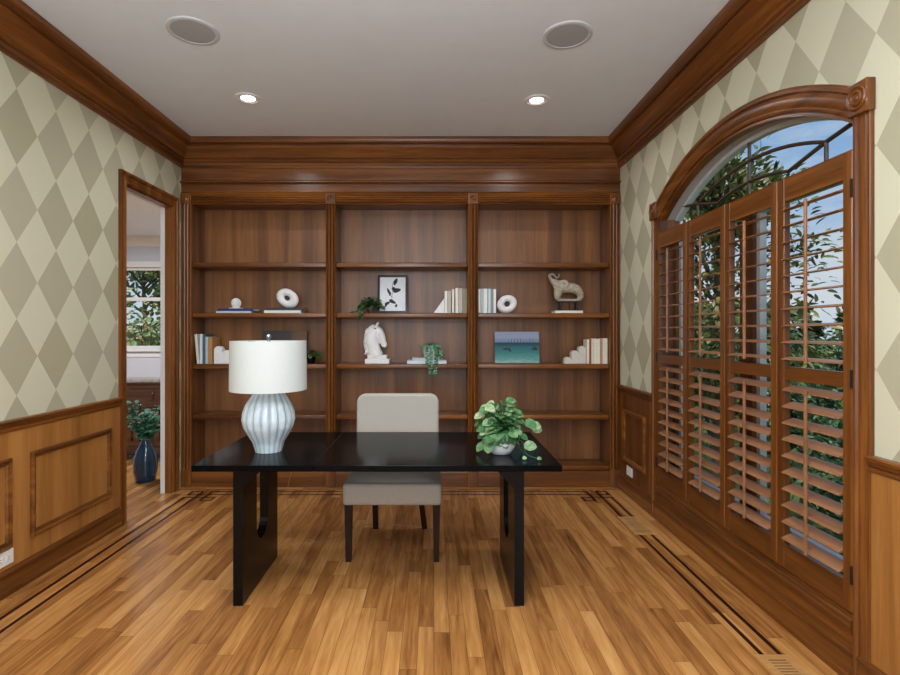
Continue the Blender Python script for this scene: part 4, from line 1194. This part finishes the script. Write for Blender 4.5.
# ------------------------------------------------------------------ outdoors
grass = plain('lawn_grass', srgb(66, 88, 48), .95, var=.3, vscale=2.5, spec=.1)
MB().box(1.9, 140, -20, 140, -.75, -.6).build('lawn', grass, kind='structure')
MB().box(-140, 1.9, 9.3, 140, -.75, -.6).build('lawn_rear', grass, kind='structure')
def tree(name, lab, cat, c, crown, n, L, leafm, seed, trunk=None, group=None, gz=-.6, branches=14, shell=.55, wid=.42, cut=None, clump=0):
    rnd = random.Random(seed)
    x, y, z = c; rx, ry, rz = crown
    t = thing(name, lab, cat, (x, y, gz), group)
    st, lv = MB(), MB()
    tr = trunk or .07
    if branches: st.tube(smooth_path([(x, y, gz), (x+.05*rx, y, (gz+z)/2), (x, y, z+rz*.6)], 4), interp([tr, tr*.8, tr*.3], 4), 8)
    ends = []
    for i in range(branches):
        a = rnd.uniform(0, 6.283); e = rnd.uniform(-.7, 1.3)
        p1 = Vector((x+rx*.92*math.cos(a)*math.cos(e), y+ry*.92*math.sin(a)*math.cos(e), z+rz*.92*math.sin(e)))
        s0 = Vector((x, y, max(gz+.1, min(z+rz*.4, p1.z-.35*rz))))
        path = smooth_path([s0, (s0+p1)/2+Vector((0, 0, .08*rz)), p1], 5)
        st.tube(path, interp([tr*.35, tr*.25, tr*.1], 5), 5); ends.append(path)
    cl = [(Vector((rnd.gauss(0, 1), rnd.gauss(0, 1), rnd.gauss(0, 1))).normalized()) for i in range(clump)]
    i = 0
    while i < n:
        if ends and rnd.random() < .75:
            path = rnd.choice(ends); b = path[rnd.randrange(3, len(path))]
            p = b + Vector((rnd.gauss(0, 1), rnd.gauss(0, 1), rnd.gauss(0, 1)))*(.085*(rx+ry+rz)/3)
        elif cl:
            q = rnd.choice(cl); w = (q + Vector((rnd.gauss(0, .3), rnd.gauss(0, .3), rnd.gauss(0, .3))))*rnd.uniform(shell, 1)
            p = Vector((x+rx*w.x, y+ry*w.y, z+rz*w.z))
        else:
            w = Vector((rnd.gauss(0, 1), rnd.gauss(0, 1), rnd.gauss(0, 1))).normalized()*rnd.uniform(shell, 1)
            p = Vector((x+rx*w.x, y+ry*w.y, z+rz*w.z))
        if p.z < gz+.02: p.z = gz+rnd.uniform(.02, .2)
        i += 1
        if p.x < 1.95 and p.y < 9.3: continue
        if cut and cut(p): continue
        lv.cur = rnd.random(); l_ = L*rnd.uniform(.7, 1.3)
        dd = (p-Vector((x, y, z))); dd = Vector((dd.x/rx, dd.y/ry, dd.z/rz))
        lv.leaf(p, dd.normalized()+Vector((rnd.gauss(0, .6), rnd.gauss(0, .6), rnd.gauss(0, .5))), (rnd.gauss(0, .5), rnd.gauss(0, .5), 1), l_, l_*wid, .2, .3)
    if st.v: st.build('trunk', M['bark'], t, smooth=60)
    lv.build('foliage', leafm, t, tint=True)
tree('magnolia_tree', 'magnolia tree with long glossy leaves just outside the arched window', 'tree', (3.3, 6.1, 1.65), (1.15, 1.25, 1.75), 7500, .10, M['leaf_mag'], 2, .08, branches=26, shell=.3)
g = 'shrubs outside the arched window'
tree('garden_shrub', 'dark green shrub outside the near shutter panel', 'shrub', (3.3, 3.75, .1), (.6, .5, .7), 1700, .085, M['leaf_shrub'], 31, .03, g, branches=8, shell=.3)
tree('garden_shrub', 'leafy shrub outside the second shutter panel from the near end', 'shrub', (3.5, 4.95, .1), (.65, .5, .7), 1600, .085, M['leaf_shrub'], 33, .03, g, branches=8, shell=.3)
tree('garden_shrub', 'rounded shrub behind the magnolia tree outside the window', 'shrub', (4.5, 8.3, .2), (.95, .85, .85), 1800, .085, M['leaf_shrub'], 35, .03, g, branches=8, shell=.3)
tree('garden_shrub', 'broad shrub on the lawn seen through the near upper shutter', 'shrub', (5.6, 6.9, .15), (.95, .85, .95), 1900, .10, M['leaf_shrub'], 36, .03, g, branches=8, shell=.3)
tree('garden_shrub', 'shrub farther back on the lawn beyond the nearer shrubs', 'shrub', (7.0, 9.6, .3), (1.1, 1.0, 1.05), 1900, .12, M['leaf_shrub'], 37, .03, g, branches=8, shell=.3)
g = 'distant trees beyond the lawn'
k = 0
for (x, y, h_) in ((17, 28, 3.3), (21.6, 33, 3.7), (26.5, 31, 3.2), (31.2, 37, 3.8), (12, 22, 2.6), (36.2, 34, 3.6)):
    tree('distant_tree', 'green tree in the distant tree line seen over the lawn', 'tree', (x, y, -.6+h_*.5), (2.25, 2.25, h_*.5), 900, .55, M['leaf_far'], 50+k, .15, g, branches=5, shell=.75, wid=.7); k += 1
tree('maple_tree', 'tree with green and rust leaves outside the hall window', 'tree', (-7.4, 13.2, 1.6), (2.2, 1.3, 2.3), 3200, .17, M['leaf_hall'], 77, .09, branches=20, shell=.2, wid=.6)

# ------------------------------------------------------------------ world, lights, camera
wd = bpy.data.worlds.new('World'); scene.world = wd; wd.use_nodes = True
nt = wd.node_tree; bg = nt.nodes['Background']
tc = N(nt, 'ShaderNodeTexCoord'); sp = N(nt, 'ShaderNodeSeparateXYZ'); nt.links.new(tc.outputs['Generated'], sp.inputs[0])
rp = ramp(nt, [(0, srgb(196, 212, 228)), (.2, srgb(150, 184, 222)), (.6, srgb(104, 150, 208)), (1, srgb(84, 130, 196))])
nt.links.new(sp.outputs['Z'], rp.inputs['Fac'])
mp = N(nt, 'ShaderNodeMapping'); mp.inputs['Scale'].default_value = (2.2, 2.2, 5); nt.links.new(tc.outputs['Generated'], mp.inputs['Vector'])
nz = N(nt, 'ShaderNodeTexNoise'); nz.inputs['Scale'].default_value = 1.6; nz.inputs['Detail'].default_value = 7; nz.inputs['Roughness'].default_value = .6
nt.links.new(mp.outputs['Vector'], nz.inputs['Vector'])
rc = ramp(nt, [(.42, (0, 0, 0, 1)), (.62, (1, 1, 1, 1))]); nt.links.new(nz.outputs['Fac'], rc.inputs['Fac'])
mx = N(nt, 'ShaderNodeMixRGB'); nt.links.new(rc.outputs['Color'], mx.inputs[0]); nt.links.new(rp.outputs['Color'], mx.inputs[1]); mx.inputs[2].default_value = srgb(214, 220, 228)
nt.links.new(mx.outputs['Color'], bg.inputs['Color']); bg.inputs['Strength'].default_value = 1.0

def area(name, loc, rot, sx, sy, watt, col=(1, 1, 1), shape='RECTANGLE', spread=180):
    l = bpy.data.lights.new(name, 'AREA'); l.shape = shape; l.size = sx; l.size_y = sy; l.energy = watt; l.color = col; l.spread = R(spread)
    o = bpy.data.objects.new(name, l); COL.objects.link(o); o.location = loc; o.rotation_euler = rot
    return o
warm = (.97, .98, 1)
for i, (x, y, w_) in enumerate(((-1.31, 3.667, 7), (.73, 3.698, 7), (-1.31, 1.2, 8), (.73, 1.2, 8), (-1.31, -.4, 12), (.73, -.4, 12))):  # those nearer the camera have no fixtures, unseen and added as fill
    area('downlight', (x, y, H-.012), (0, 0, 0), .1, .1, w_, warm, 'DISK', 150)
area('rear_fill_light', (-.3, YF+.05, 1.6), (R(90), 0, 0), 3.0, 2.0, 80, (.82, .91, 1)).data.specular_factor = .3  # added soft fill, the rear wall has no window
area('ceiling_bounce_fill', (-.28, 1.75, H-.02), (0, 0, 0), .9, .9, 22, (.93, .97, 1), 'DISK')  # unseen, added to stand in for flash bounced off the ceiling
pl_ = bpy.data.lights.new('ceiling_lift_fill', 'POINT'); pl_.energy = 62; pl_.shadow_soft_size = .22; pl_.color = (.9, .95, 1)  # added out-of-view point light to brighten the back of the ceiling
po = bpy.data.objects.new('ceiling_lift_fill', pl_); COL.objects.link(po); po.location = (-.28, .75, 2.2)
area('hall_fill_light', (-4.6, 6.2, H-.03), (0, 0, 0), 1.2, 1.2, 165, (.86, .93, 1))  # added to brighten the hall, no fixture modelled
area('window_portal', (XR+WT+.02, YC, 1.35), (0, R(90), 0), 2.2, 1.75, 1).data.cycles.is_portal = True
area('hall_window_portal', ((WX0+WX1)/2, 9.2, 1.76), (R(-90), 0, 0), 1.4, 1.4, 1).data.cycles.is_portal = True
s = bpy.data.lights.new('sun', 'SUN'); s.energy = 4.5; s.angle = R(6); s.color = (1, .95, .86)
so = bpy.data.objects.new('sun', s); COL.objects.link(so)
so.rotation_euler = Vector((.08, .5, -.85)).to_track_quat('-Z', 'Y').to_euler()

cam = bpy.data.cameras.new('camera'); co = bpy.data.objects.new('camera', cam); COL.objects.link(co)
co.location = (0, 0, EYE); co.rotation_euler = (R(90), 0, 0)
cam.sensor_width = 36; cam.lens = F/900*36
cam.shift_x = (450-CX)/900; cam.shift_y = (CY-337.5)/900
cam.clip_start = .05; cam.clip_end = 500
scene.camera = co
vs_ = scene.view_settings
vs_.view_transform = 'Standard'; vs_.look = 'None'; vs_.exposure = 0; vs_.gamma = 1; vs_.use_curve_mapping = False
